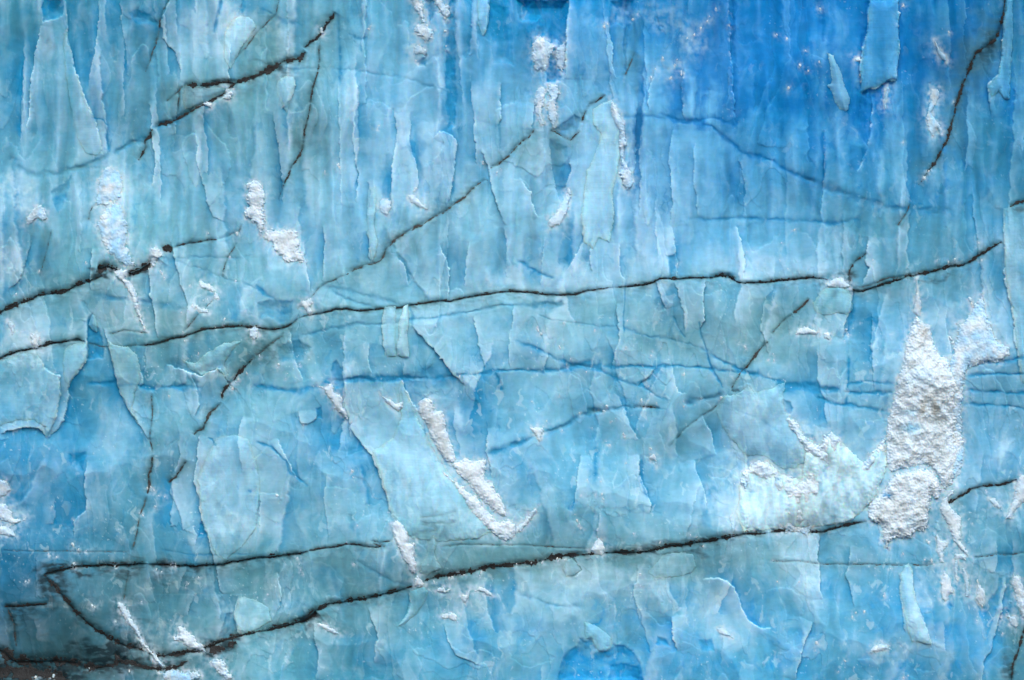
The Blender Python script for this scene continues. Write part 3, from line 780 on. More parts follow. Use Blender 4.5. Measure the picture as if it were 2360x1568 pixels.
def debris_material():
    m, t, b = nt('dark_debris')
    n1 = noise(t, 6, 6, .65); n2 = noise(t, 22, 3, .6)
    at = t.nodes.new('ShaderNodeAttribute'); at.attribute_name = 'ice_tint'
    c = mixc(t, 'MULTIPLY', rng(t, n1, .35, .7, 0, 1), at.outputs['Color'], (.4, .38, .36))
    c = mixc(t, 'MIX', rng(t, n2, .62, .75, 0, .5), c, (.22, .27, .30))
    t.links.new(c, b.inputs['Base Color']); b.inputs['Roughness'].default_value = .85
    bp = t.nodes.new('ShaderNodeBump'); bp.inputs['Strength'].default_value = .8; bp.inputs['Distance'].default_value = .05
    t.links.new(n2, bp.inputs['Height']); t.links.new(bp.outputs[0], b.inputs['Normal'])
    return m
M_ICE = ice_material('glacier_ice'); M_SLAB = ice_material('slab_ice', .34, .03); M_SNOW = snow_material(); M_DIRT = debris_material()

# ------------------------------------------------------------------ the cliff itself
co = world(U, V, D).reshape(-1, 3)
i = np.arange(NU * NV).reshape(NV, NU)
q = np.stack([i[:-1, :-1], i[1:, :-1], i[1:, 1:], i[:-1, 1:]], -1).reshape(-1, 4)
cliff = link('ice_cliff', mesh_from('ice_cliff', co, q, M_ICE, alb.reshape(-1, 3)))
tag(cliff, 'tall fluted blue glacier ice face crossed by black debris seams', kind='structure')

# samplers
def sample(arr, u, v):
    x = np.interp(u, UA, np.arange(NU)); y = np.interp(v, VA, np.arange(NV))
    xi = np.clip(x.astype(int), 0, NU - 2); yi = np.clip(y.astype(int), 0, NV - 2)
    fx, fy = x - xi, y - yi
    if arr.ndim == 3: fx, fy = fx[..., None], fy[..., None]
    return (arr[yi, xi] * (1 - fx) + arr[yi, xi + 1] * fx) * (1 - fy) + (arr[yi + 1, xi] * (1 - fx) + arr[yi + 1, xi + 1] * fx) * fy

def blur(a, r):
    for ax in (0, 1):
        c = np.cumsum(np.concatenate([np.repeat(np.take(a, [0], ax), r + 1, ax), a, np.repeat(np.take(a, [-1], ax), r, ax)], ax).astype(np.float64), ax)
        n = a.shape[ax]
        hi = np.take(c, np.arange(2 * r + 1, 2 * r + 1 + n), ax); lo = np.take(c, np.arange(0, n), ax)
        a = ((hi - lo) / (2 * r + 1)).astype(f32)
    return a
DB = np.maximum(blur(blur(D, 5), 5), D)
DS = blur(D, 2)

def shell(sdf, bbox, height, base, colf, back=14, step=1.3):
    """closed solid lying on the cliff wherever sdf > 0"""
    x0, y0, x1, y1 = bbox
    ua = np.arange(x0, x1 + step, step, dtype=f32); va = np.arange(y0, y1 + step, step, dtype=f32)
    u, v = np.meshgrid(ua, va)
    sd = sdf(u, v)
    ins = sd > 0
    cell = ins[:-1, :-1] & ins[1:, :-1] & ins[1:, 1:] & ins[:-1, 1:]
    if cell.sum() < 1: return None
    used = np.zeros(ins.shape, bool)
    used[:-1, :-1] |= cell; used[1:, :-1] |= cell; used[1:, 1:] |= cell; used[:-1, 1:] |= cell
    nn = np.zeros(ins.shape, int)
    nn[:-1, :-1] += cell; nn[1:, :-1] += cell; nn[1:, 1:] += cell; nn[:-1, 1:] += cell
    rim = used & (nn < 4)
    idx = -np.ones(ins.shape, np.int64); n = int(used.sum()); idx[used] = np.arange(n)
    b = sample(base, u, v)
    h = np.where(rim, np.minimum(height(u, v, sd), .8), height(u, v, sd))
    front = world(u, v, b + h)[used]
    bk = world(u, v, b - back)[used]
    jj, ii = np.nonzero(cell)
    f = np.stack([idx[jj, ii], idx[jj + 1, ii], idx[jj + 1, ii + 1], idx[jj, ii + 1]], -1)
    quads = [f, f[:, ::-1] + n]
    # skirts
    e = {}
    E = np.concatenate([f[:, [0, 1]], f[:, [1, 2]], f[:, [2, 3]], f[:, [3, 0]]])
    key = np.minimum(E[:, 0], E[:, 1]) * (n + 1) + np.maximum(E[:, 0], E[:, 1])
    uq, inv, cnt = np.unique(key, return_inverse=True, return_counts=True)
    B = E[cnt[inv] == 1]
    quads.append(np.stack([B[:, 1], B[:, 0], B[:, 0] + n, B[:, 1] + n], -1))
    c = colf(u, v, sd)[used]
    return np.concatenate([front, bk]), np.concatenate(quads), np.concatenate([c, c])

def place(name, res, mat, parent=None):
    if res is None: return None
    co, quads, c = res
    if parent is None:
        o0 = co.mean(0); co = co - o0
        return link(name, mesh_from(name, co, quads, mat, c), None, tuple(float(t) for t in o0))
    return link(name, mesh_from(name, co, quads, mat, c), parent)

# debris seams: one ragged ribbon of dark sediment each
for k_, (w, off, line, lab) in enumerate(seams):
    def sdf(u, v, w=w, line=line, s=k_):
        wuu = .45 * (3.6 * fbm(u / 34, v / 44, 3, 1) + 1.3 * perlin(u / 7, v / 9, 5)); wvv = .45 * (3.6 * fbm(u / 40, v / 34, 3, 2) + 1.3 * perlin(u / 8, v / 7, 6))
        d, sg, arc, L = poly_dist(u + wuu + 1.1 * perlin(u / 9, v / 9, 207), v + wvv + 1.5 * fbm(u / 13, v / 11, 2, 208), line)
        tap = np.clip(arc / (.12 * L + 2), 0, 1) * np.clip((L - arc) / (.12 * L + 2), 0, 1)
        ww = w * (.72 if w > 2.7 else .56) * (.15 + .85 * tap ** .7) * (1 + 1.25 * fbm(arc / 30, arc * 0 + s, 3, 200) + .5 * perlin(arc / 7, arc * 0 + s, 202))
        rg = (.34 * w + .35) * fbm(u / 5.5, v / 3.5, 2, 203)
        rg2 = w * .5 * fbm(u / 13, v / 9, 2, 205)
        return ww - d + rg + rg2
    xs = [p[0] for p in line]; ys = [p[1] for p in line]; pd = w * 2 + 6
    st = 1.0 if w < 5 else 1.3
    r = shell(sdf, (min(xs) - pd, min(ys) - pd, max(xs) + pd, max(ys) + pd), lambda u, v, sd: .5 + .9 * np.clip(sd / 3, 0, 1) + .5 * perlin(u / 4, v / 4, 9), DS,
              lambda u, v, sd: np.full(u.shape + (3,), 1, f32) * np.array([.022, .024, .027] if w > 3.1 else ([.05, .055, .058] if w > 2.2 else [.10, .12, .125]), f32), 8, st)
    if r is None: continue
    o = place('debris_seam', r, M_DIRT, cliff)
    if lab: o['label'] = lab
# ------------------------------------------------------------------ snow and ice things on the cliff
def blob_shell(poly, T, wdt, rag, lump, tint, kind, seed):
    """solid of snow or ice over a ragged outline"""
    pad = rag * 2 + 5
    xs = [p[0] for p in poly]; ys = [p[1] for p in poly]
    size = min(max(xs) - min(xs), max(ys) - min(ys))
    fine = 1.0 if size < 60 else 1.25
    def sdf(u, v):
        return poly_sd(u, v, poly) + rag * (.8 * fbm(u / 12, v / 12, 2, seed + 300) + (1.0 if kind == 'snow' and rag > 1 else .6) * perlin(u / 4.4, v / 4.4, seed + 305))
    def height(u, v, sd):
        a = 1 - np.exp(-np.maximum(sd, 0) / (wdt if kind == 'snow' else 1.9 * wdt))
        if kind == 'snow':
            l = .7 * lump * (1.5 * fbm(u / 18, v / 21, 3, seed + 310, .42) + .35 * perlin(u / 4.5, v / 4.5, seed + 315)) * np.clip(sd / 5, 0, 1)
        else:
            l = .6 * lump * (1.5 * perlin(u / 18, v / 60, seed + 310) + .12 * perlin(u / 6, v / 9, seed + 315) + (u - .5 * (min(xs) + max(xs))) / (max(xs) - min(xs))) * np.clip(sd / 3, 0, 1)
        return np.maximum(.62 * T * a + .75 * l, .3) if kind == 'snow' else np.maximum(.6 * T * a + l, .12)
    def colf(u, v, sd):
        if kind == 'snow':
            white = s2l((222, 229, 235)); bl = s2l((164, 210, 240)); gr = s2l((190, 198, 200)); br = s2l((176, 168, 152))
            b, g, d = tint
            c = np.ones(u.shape + (3,)) * white
            mb = np.clip(b * (1 + 1.3 * fbm(u / 24, v / 30, 2, seed + 320)), 0, 1)[..., None]
            c = c + (bl - c) * mb
            mg = np.clip(g * (1 + 1.8 * fbm(u / 20, v / 48, 3, seed + 325)), 0, 1)[..., None]
            c = c + (gr - c) * mg
            md = np.clip(d * smooth(fbm(u / 30, v / 48, 3, seed + 330), .10, .7) * .8, 0, 1)[..., None]
            c = c + (br - c) * md
            for x_, y_, rx, ry, a_, cc in ((2100,986,22,12,.8,(120,196,228)),(2096,950,16,9,.6,(140,200,226)),(2044,1140,9,7,1.1,(40,140,190)),(2153,940,9,24,.7,(128,116,92)),(2125,944,8,18,.6,(150,138,112)),
                                           (2142,1066,6,20,.6,(150,140,124)),(2116,870,30,20,.3,(150,200,226)),(2070,1010,14,26,.35,(160,178,184)),(2160,1010,16,60,.5,(166,180,184)),(2092,830,14,30,.3,(170,182,188)),
                                           (2128,768,10,18,.5,(160,146,130)),(2100,1130,26,14,.3,(168,186,196)),(2100,1200,14,14,.45,(140,190,214)),(2075,1110,14,8,.3,(150,160,160)),(1722,1120,14,10,.5,(120,190,226)),(1790,1105,14,8,.6,(110,186,226))):
                p_ = u + 6 * fbm(u / 9, v / 9, 2, 350) - x_; q_ = v + 6 * fbm(u / 10, v / 8, 2, 355) - y_
                mm = (a_ * np.exp(-(p_ / rx) ** 2 - (q_ / ry) ** 2))[..., None]
                c = c + (s2l(cc) - c) * np.clip(mm, 0, 1)
            rim = ((.75 if T > 4.6 else .2) * np.exp(-np.maximum(sd, 0) / 4.2) * np.clip(.8 + fbm(u / 9, v / 9, 2, seed + 340), 0, 1.4))[..., None]
            c = c + (sample(col.astype(f32), u, v) * .5 + bl * .5 - c) * np.clip(rim, 0, 1)
        else:
            a, tgt = tint
            under = sample(col.astype(f32), u, v)
            m = np.clip(a * (.9 + .5 * fbm(u / 26, v / 60, 3, seed + 320)) + .12 * np.exp(-np.maximum(sd, 0) / 3.5), 0, 1)[..., None]
            c = under + (s2l(tgt) - under) * m
            c = c * (1 + .05 * perlin(u / 60, v / 3, seed + 333)[..., None])
        return np.clip(c * (GAIN if kind == 'ice' else np.array([.90, .96, 1.0])), .004, .92).astype(f32)
    return shell(sdf, (min(xs) - pad, min(ys) - pad, max(xs) + pad, max(ys) + pad), height, DB, colf, 14, fine)

CNT = [0]
def snow(name, label, cat, poly, T=7, wdt=5, rag=3.2, lump=2.2, tint=(.15, .15, 0), group=None):
    CNT[0] += 1
    grey_snow.append(pts(poly))
    o = place(name, blob_shell(pts(poly), T, wdt, rag, lump, tint, 'snow', CNT[0]), M_SNOW)
    if o: tag(o, label, cat, group)
    return o
def slab(name, label, cat, poly, T=7, wdt=3, rag=1.6, lump=2.5, tint=(.6, (178, 214, 232)), group=None):
    CNT[0] += 1
    o = place(name, blob_shell(pts(poly), T, wdt, rag, lump, tint, 'ice', CNT[0]), M_SLAB)
    if o: tag(o, label, cat, group)
    return o

G1 = 'snow patches clinging to the ice face'; G2 = 'ice slabs standing proud of the face'
# ---- pale ice slabs, fins and lobes
slab('ice_fin', 'tall pale turquoise ice fin with a snowy right rim, upper centre', 'ice fin', '1366,252 1384,240 1410,231 1424,262 1432,300 1430,350 1424,400 1412,440 1416,500 1404,560 1380,548 1366,575 1346,560 1338,500 1348,430 1352,395 1374,350 1385,310 1366,285', 9, 16, 2.6, 3, (.5, (188, 220, 240)), G2)
slab('ice_slab', 'narrow pale ice slab hanging below the level black seam', 'ice slab', '930,706 943,701 944,740 940,770 943,800 945,826 934,828 917,820 915,800 920,770 918,750 925,725', 13, 2.5, 1.6, 3, (.7, (184, 212, 226)), G2)
slab('ice_slab', 'blunt column of light blue ice left of the narrow hanging slab', 'ice slab', '886,708 914,706 912,760 914,822 893,824 884,800 882,750', 6, 5, 1.4, 3, (.38, (168, 208, 232)), G2)
slab('ice_slab', 'small leaf shaped ice slab under the seam at the upper left', 'ice slab', '640,190 662,176 680,180 682,200 676,220 662,262 650,240 640,215', 7, 4, 1.6, 3, (.45, (170, 208, 226)), G2)
slab('ice_slab', 'thin blade of pale ice beside the deep blue streak at top centre', 'ice slab', '1100,0 1128,0 1128,40 1122,72 1112,86 1102,60', 8, 5, 1.4, 3, (.5, (150, 204, 238)), G2)
slab('ice_slab', 'short stepped ice slab with a notched top left of the descending crack', 'ice slab', '848,436 866,430 868,470 862,520 872,560 866,592 858,604 850,560 846,500', 8, 4, 1.6, 3, (.5, (172, 210, 232)), G2)
slab('ice_column', 'long pale ice column running down the right edge of the blue wall', 'ice column', '2320,0 2332,0 2334,80 2330,150 2326,230 2312,232 2300,214 2284,226 2276,200 2300,172 2308,130 2310,60', 12, 4, 1.6, 3, (.55, (104, 168, 204)), G2)
slab('ice_drape', 'wide blue ice drape with a torn lower hem at upper right', 'ice drape', '2003,0 2069,0 2070,60 2071,120 2066,186 2050,186 2030,196 2012,205 2000,203 1985,216 1982,180 1984,140 1996,80', 13, 6, 2.2, 3, (.34, (92, 168, 214)), G2)
slab('ice_tongue', 'ragged pale ice tongue beside the torn drape, upper right', 'ice tongue', '1903,124 1918,130 1925,150 1934,165 1945,200 1958,228 1955,250 1948,260 1935,255 1922,240 1915,215 1905,200 1914,192 1911,160', 8, 4, 2.2, 2, (.62, (142, 192, 222)), G2)
slab('ice_bulge', 'smooth white blue ice bulge near the top left above the seam', 'ice bulge', '520,80 535,52 555,38 574,40 588,52 592,66 580,84 560,110 548,138 534,160 518,140', 13, 10, 2.2, 3, (.55, (180, 212, 232)), G2)
slab('ice_slab', 'pale ice knob wedged under the seam, right of the grey snow clump', 'ice slab', '430,198 452,204 500,204 526,206 522,216 480,236 450,250 428,254 424,230', 6, 5, 1.8, 3, (.4, (140, 170, 186)), G2)
slab('ice_slab', 'frosted ice slab with rounded tip on the left upper wall', 'ice slab', '150,62 160,100 172,150 186,200 196,240 214,262 228,300 235,345 222,360 196,354 178,320 165,260 152,180 146,100', 5, 14, 2, 3, (.14, (160, 204, 228)), G2)
slab('ice_slab', 'broad pale ice flake that ends in a point at the left edge area', 'ice slab', '60,812 92,820 105,845 125,860 141,872 142,905 132,955 118,996 108,1014 104,985 80,968 40,970 -10,985 -10,836', 10, 10, 2.6, 4, (.25, (136, 188, 210)), G2)
slab('ice_slab', 'ragged ice lobe hanging beside the blue cave at the left', 'ice slab', '152,800 180,790 204,794 206,818 198,836 178,862 160,890 150,876 146,840', 9, 7, 2.2, 3, (.4, (150, 196, 214)), G2)
slab('ice_tongue', 'grey pale ice tongue tapering down right of the blue cave', 'ice tongue', '252,784 270,796 300,800 318,820 326,850 322,880 312,905 306,940 322,985 300,955 284,922 272,890 264,850 256,815', 11, 6, 2, 3, (.5, (160, 198, 212)), G2)
slab('ice_slab', 'pointed ice tooth hanging in the mouth of the left blue cave', 'ice slab', '214,724 222,728 226,752 226,768 214,762 206,750', 5, 3, 1, 2, (.5, (130, 180, 200)), G2)
slab('ice_slab', 'lumpy pale ice brow overhanging the dark seam, left of centre', 'ice slab', '418,826 450,838 480,812 520,790 560,786 536,812 518,840 530,858 522,868 500,850 470,866 440,852', 9, 6, 2.6, 4, (.45, (164, 202, 216)), G2)
slab('ice_flake', 'small clean edged ice flake below the seam near the snow boulder', 'ice flake', '1306,1290 1318,1286 1332,1300 1340,1314 1324,1326 1304,1330 1296,1312', 6, 3, 1.2, 2, (.35, (158, 190, 206)), G2)
slab('ice_flake', 'square shouldered ice flake under the thick seam, right of the boulder', 'ice flake', '1530,1276 1575,1272 1598,1278 1604,1305 1596,1320 1560,1330 1510,1332 1492,1318', 6, 6, 1.8, 2, (.35, (160, 196, 214)), G2)
slab('ice_slab', 'rounded pale ice slab inside the bend of the seam, lower left', 'ice slab', '550,1380 562,1374 590,1382 620,1400 626,1430 600,1448 560,1462 545,1440 541,1415', 9, 8, 2, 3, (.45, (164, 202, 218)), G2)
slab('ice_slab', 'dripping pale ice lobe over the deep blue arch at bottom centre', 'ice slab', '1345,1432 1372,1440 1400,1460 1412,1478 1404,1500 1386,1505 1375,1496 1364,1474 1350,1474', 11, 5, 2.4, 3, (.5, (150, 196, 220)), G2)
slab('ice_tongue', 'knobbly white ice tongue leaning down at the lower right', 'ice tongue', '2084,1300 2094,1298 2102,1318 2106,1370 2116,1402 2132,1440 2146,1486 2126,1482 2100,1478 2086,1450 2078,1400 2070,1350 2076,1318', 9, 7, 3, 4, (.5, (168, 206, 228)), G2)
slab('ice_buttress', 'big pale ice buttress with a torn right shoulder, lower right of centre', 'ice buttress', '1668,912 1700,905 1722,890 1738,905 1762,899 1786,890 1811,878 1805,905 1803,930 1815,960 1830,966 1840,982 1852,1002 1872,1016 1884,1030 1860,1060 1830,1080 1800,1080 1760,1050 1720,1050 1690,1020 1664,985 1650,950', 14, 14, 3, 4, (.42, (166, 210, 234)), G2)
slab('ice_slab', 'pale ridge of ice left of the white stick, ending above the seam', 'ice ridge', '925,872 938,905 955,948 975,990 1000,1040 1040,1096 1072,1140 1100,1180 1140,1222 1100,1242 1010,1248 950,1240 900,1180 888,1130 874,1085 856,1040 905,1010 925,960 918,900', 14, 20, 2.6, 4, (.30, (172, 214, 232)), G2)
slab('ice_slab', 'tall smooth ice panel with scalloped left edge, lower left of centre', 'ice panel', '478,1050 500,1010 540,1000 575,1012 590,1060 600,1110 596,1170 590,1220 560,1260 520,1290 500,1280 484,1240 466,1200 460,1150 456,1100', 12, 14, 2.6, 4, (.24, (166, 208, 232)), G2)
slab('ice_lobe', 'glassy ice knob beneath the small snow cap, right of centre', 'ice lobe', '1900,664 1920,662 1950,666 1962,684 1964,715 1950,728 1930,722 1905,728 1880,722 1870,700 1884,680', 10, 9, 2.6, 3, (.38, (156, 198, 208)), G2)
slab('ice_slab', 'long thin ice splinter across the seam at lower centre', 'ice splinter', '946,1364 975,1350 988,1362 980,1385 962,1415 930,1440 915,1446 936,1415 944,1388', 7, 4, 2, 3, (.4, (138, 182, 196)), G2)
slab('ice_slab', 'light ice slab right of the white stick, standing on the seam', 'ice slab', '968,1320 970,1300 984,1275 986,1240 998,1222 1006,1250 1002,1280 1020,1310 985,1326', 7, 5, 2, 3, (.4, (150, 186, 200)), G2)
slab('ice_column', 'pale ice column at the far right edge above the blue stripes', 'ice column', '2314,480 2362,470 2364,880 2352,884 2340,800 2332,720 2316,640 2312,560', 13, 12, 2, 4, (.28, (136, 186, 208)), G2)

# ---- snow
snow('snow_clump', 'knobbly white snow clump hanging on the upper left wall', 'snow clump', '578,418 592,416 602,426 611,442 612,460 608,480 611,500 608,530 600,541 590,520 578,508 565,500 563,490 572,475 568,455 574,440 568,428', 11, 6, 4, 3.2, (.12, .08, 0), G1)
snow('snow_patch', 'dirty triangular snow patch below the hanging clump, upper left', 'snow patch', '612,532 625,528 645,530 665,529 683,533 688,550 693,562 688,577 697,580 703,603 690,606 680,600 668,610 658,606 650,592 640,585 630,573 632,560 618,560 608,545', 9, 6, 4, 3, (.10, .28, .35), G1)
snow('snow_clump', 'small white snow knob where the two thin seams meet', 'snow clump', '718,688 721,700 716,710 722,718 714,729 705,716 697,706 694,695 705,691', 7, 4, 2.5, 2, (.1, .15, 0), G1)
snow('snow_clump', 'left string of lumpy snow at the top edge', 'snow clump', '946,-8 966,-8 976,15 979,32 981,62 971,50 965,35 954,20', 7, 5, 3, 2.6, (.3, .1, 0), G1)
snow('snow_clump', 'right string of lumpy snow at the top edge, beside deep blue ice', 'snow clump', '994,-8 1015,-8 1023,13 1036,18 1039,35 1031,46 1021,40 1006,16', 8, 5, 3, 2.8, (.3, .1, 0), G1)
snow('snow_clump', 'crumbly snow rubble at the foot of the left snow string', 'snow clump', '960,58 978,54 988,66 1000,70 996,90 985,98 975,90 962,84 956,70', 5, 4, 4.5, 3, (.35, .12, 0), G1)
snow('snow_clump', 'two lobed snow tuft on the blue ice at top centre', 'snow clump', '955,108 968,104 976,112 984,118 980,128 968,126 960,130 954,120', 5, 4, 2.5, 2.5, (.3, .1, 0), G1)
snow('snow_clump', 'lumpy snow cushion left of the deep blue cleft, top centre', 'snow clump', '1232,92 1246,86 1263,95 1278,108 1273,125 1266,135 1263,150 1257,166 1246,161 1236,165 1231,150 1227,130 1227,104', 9, 6, 3, 3, (.4, .08, 0), G1)
snow('snow_clump', 'narrow snow cushion right of the deep blue cleft, top centre', 'snow clump', '1283,112 1302,96 1304,130 1301,150 1296,169 1284,156 1281,134', 7, 5, 2.6, 2.6, (.42, .08, 0), G1)
snow('snow_clump', 'left of two crumbly snow chains above the teal hollow', 'snow clump', '1238,204 1254,197 1257,215 1251,240 1249,262 1253,286 1245,293 1240,270 1232,246 1234,224', 5, 4, 4, 3, (.35, .1, 0), G1)
snow('snow_clump', 'right of two crumbly snow chains above the teal hollow', 'snow clump', '1262,196 1286,194 1290,214 1281,235 1286,262 1279,296 1268,285 1262,264 1258,246 1267,230 1262,212', 6, 4, 4.5, 3, (.4, .12, 0), G1)
snow('snow_crust', 'crusty snow rim down the right side of the turquoise ice fin', 'snow crust', '1408,231 1420,244 1423,258 1438,284 1441,315 1446,336 1437,342 1439,370 1456,400 1459,426 1448,441 1436,426 1426,400 1432,388 1429,360 1424,330 1429,308 1414,284 1407,258', 12, 5, 2.6, 2.6, (.42, .05, 0), G1)
snow('snow_streak', 'white snow streak on the ridge left of the turquoise fin', 'snow streak', '1310,432 1318,441 1312,470 1305,495 1290,520 1268,526 1264,510 1280,490 1295,468', 7, 5, 3, 2.4, (.35, .08, .05), G1)
snow('snow_ledge', 'low snow ledge above the descending crack, middle of the wall', 'snow ledge', '940,452 956,450 966,462 980,475 990,484 976,484 960,474 944,466', 6, 5, 2, 2, (.25, .1, 0), G1)
snow('snow_ledge', 'small square snow cushion left of the ledge, middle of the wall', 'snow ledge', '875,464 892,459 902,462 902,480 892,498 880,492 873,480', 6, 6, 2, 2, (.5, .1, 0), G1)
snow('snow_streak', 'slanting snow strip below the level blue vein, left of centre', 'snow streak', '735,889 752,892 765,880 770,890 772,905 785,910 790,920 790,938 798,946 803,965 798,971 788,956 778,948 770,940 765,924 752,912 747,896', 9, 4, 2.6, 2.4, (.1, .12, .05), G1)
snow('snow_streak', 'short white snow wedge just above the tall snow pillar', 'snow streak', '878,910 898,920 914,930 928,926 932,940 918,948 905,941 890,926', 7, 4, 2.4, 2, (.2, .05, 0), G1)
snow('snow_pillar', 'grey white snow pillar leaning right above the snow slope', 'snow pillar', '966,926 978,916 990,917 998,926 1003,945 1020,948 1026,960 1030,990 1036,1010 1046,1035 1051,1060 1042,1069 1022,1058 1010,1038 998,1016 988,1000 982,975 970,960 962,944', 14, 7, 2.6, 2.6, (.08, .45, .2), G1)
snow('snow_slope', 'bright pitted snow slope right of the ice ridge, lower centre', 'snow slope', '1042,1069 1060,1060 1070,1054 1090,1063 1108,1059 1122,1058 1120,1085 1118,1105 1135,1115 1141,1130 1156,1145 1161,1165 1171,1190 1155,1189 1140,1180 1125,1165 1105,1146 1090,1126 1073,1109 1055,1094', 12, 8, 3.6, 3.2, (.05, .12, .12), G1)
snow('snow_slope', 'long lower snow run spilling along the ice ridge to a toe', 'snow slope', '1000,1068 1020,1082 1040,1100 1065,1118 1082,1135 1102,1146 1116,1170 1132,1185 1146,1204 1175,1195 1191,1210 1186,1235 1170,1248 1150,1240 1130,1225 1110,1206 1086,1181 1070,1156 1060,1140 1044,1115 1015,1085', 12, 8, 4, 3, (.15, .06, 0), G1)
snow('snow_wisp', 'thin snow wisp rising right from the toe of the snow slope', 'snow wisp', '1188,1214 1208,1200 1222,1180 1240,1163 1236,1182 1218,1206 1200,1226 1188,1228', 6, 4, 3, 2, (.3, .05, 0), G1)
snow('snow_stick', 'stick shaped white snow bar leaning over the seam, lower centre', 'snow bar', '903,1207 915,1197 926,1203 935,1218 941,1232 943,1250 950,1253 956,1244 958,1255 955,1280 960,1300 957,1320 948,1322 940,1300 928,1285 921,1265 912,1250 905,1225', 12, 5, 2.2, 2.4, (.06, .05, 0), G1)
snow('snow_clump', 'little snow knob on the black seam under the snow bar', 'snow clump', '955,1332 965,1322 970,1338 980,1350 966,1356 954,1350', 8, 4, 2.4, 2, (.05, .1, 0), G1)
snow('snow_boulder', 'single rounded snow boulder sitting on the black seam', 'snow boulder', '1379,1237 1390,1250 1395,1266 1388,1280 1372,1279 1361,1268 1370,1252', 13, 7, 1.6, 1.8, (.1, .15, .05), G1)
snow('snow_spire', 'thin brownish snow spike rising to the seam at the right', 'snow spire', '2110,640 2114,644 2118,675 2123,700 2124,716 2118,730 2112,728 2105,722 2107,700 2110,675', 7, 3, 1.3, 1.4, (.15, .5, .4), G1)
snow('snow_cone', 'tall dirty white snow cone with a pointed top at the right', 'snow cone', '2113,728 2122,736 2130,746 2143,750 2145,765 2150,780 2155,800 2168,820 2184,828 2192,850 2205,870 2212,890 2205,930 2208,1000 2215,1050 2205,1082 2194,1112 2176,1132 2165,1106 2150,1080 2125,1068 2085,1080 2052,1088 2044,1075 2042,1050 2043,1000 2046,965 2055,930 2065,896 2068,870 2080,835 2086,790 2096,765 2104,740', 34, 26, 3.6, 6, (.14, .22, .15), G1)
snow('snow_cone', 'bluish white snow peak behind the dirty cone, far right', 'snow peak', '2186,840 2198,803 2205,776 2208,756 2205,745 2216,748 2234,726 2245,701 2256,690 2262,674 2268,700 2269,720 2279,741 2281,756 2296,790 2322,800 2323,818 2308,828 2296,838 2270,834 2240,846 2224,852 2218,900 2214,960 2222,1040 2214,1088 2196,1112 2188,1060 2186,960', 15, 12, 4, 3.2, (.55, .10, .05), G1)
snow('snow_mass', 'broad grey white snow mass below the dirty cone, lower right', 'snow mass', '2000,1165 2020,1146 2034,1130 2048,1106 2062,1092 2095,1086 2125,1078 2150,1086 2165,1108 2168,1130 2163,1152 2152,1150 2144,1140 2141,1180 2138,1214 2130,1226 2110,1226 2096,1240 2080,1243 2065,1238 2046,1250 2047,1266 2038,1262 2032,1240 2030,1210 2015,1206 2000,1196 2000,1180', 28, 14, 3.6, 6, (.10, .26, .1), G1)
snow('snow_streak', 'forked snow streak dropping right of the broad snow mass', 'snow streak', '2202,1118 2196,1138 2184,1150 2186,1164 2200,1180 2212,1190 2215,1210 2212,1246 2222,1262 2231,1281 2216,1271 2200,1255 2192,1235 2186,1215 2175,1196 2164,1172 2172,1152 2188,1136', 9, 5, 2.4, 2.4, (.15, .2, 0), G1)
snow('snow_streak', 'wavy snow drip below the forked streak, lower right', 'snow streak', '2156,1228 2166,1244 2181,1245 2184,1258 2173,1270 2174,1296 2166,1296 2158,1266', 6, 4, 2.6, 2, (.25, .25, 0), G1)
snow('snow_clump', 'tear shaped snow lump left of the double drip, lower right', 'snow clump', '2175,1317 2186,1328 2193,1350 2196,1366 2186,1370 2176,1389 2168,1376 2166,1345', 9, 5, 1.8, 2, (.12, .25, 0), G1)
snow('snow_clump', 'spindle shaped white snow lump alone near the lower right corner', 'snow clump', '2249,1328 2254,1345 2267,1358 2271,1375 2263,1402 2255,1392 2247,1380 2250,1360', 9, 5, 1.8, 2, (.1, .15, 0), G1)
snow('snow_streak', 'left of two thin snow drips beside the tear shaped lump', 'snow streak', '2197,1290 2206,1286 2206,1325 2206,1346 2198,1332', 5, 3, 2, 1.6, (.4, .15, 0), G1)
snow('snow_streak', 'right of two thin snow drips beside the tear shaped lump', 'snow streak', '2214,1306 2222,1310 2232,1342 2232,1376 2224,1376 2221,1342', 5, 3, 2, 1.6, (.4, .15, 0), G1)
snow('snow_clump', 'branched snow tuft above the two thin drips, lower right', 'snow clump', '2196,1276 2212,1274 2226,1282 2222,1294 2210,1286 2200,1290', 5, 3, 2.6, 2, (.2, .2, 0), G1)
snow('snow_tongue', 'curved snow tongue cut by the right edge over the seam', 'snow tongue', '2344,1099 2366,1090 2366,1150 2342,1172 2326,1196 2315,1195 2322,1176 2335,1150 2338,1120', 10, 7, 2, 2.4, (.3, .3, 0), G1)
snow('snow_streak', 'small diagonal snow smear left of the curved edge tongue', 'snow streak', '2276,1146 2290,1148 2304,1166 2306,1176 2292,1168 2280,1160', 5, 4, 3, 2, (.45, .05, 0), G1)
snow('snow_tongue', 'long snow drip on the right edge near the bottom corner', 'snow tongue', '2334,1324 2352,1330 2362,1366 2366,1430 2356,1424 2346,1396 2338,1366 2330,1345', 9, 6, 2.4, 2.4, (.25, .25, 0), G1)
snow('snow_tongue', 'short forked snow drip left of the long edge drip', 'snow tongue', '2318,1404 2328,1420 2340,1418 2348,1440 2342,1448 2330,1440', 7, 4, 2.4, 2.2, (.3, .2, 0), G1)
slab('ice_shelf', 'broad frosty shelf of crushed pale ice under the buttress, lower right', 'ice shelf', '1704,1112 1730,1072 1770,1062 1802,1094 1846,1106 1852,1042 1890,1030 1914,996 1940,1020 1990,1066 2040,1012 2044,1075 2020,1140 1998,1170 1960,1200 1930,1208 1880,1216 1780,1220 1712,1226 1694,1180 1702,1150', 26, 12, 2.8, 10, (.66, (212, 230, 242)), G2)
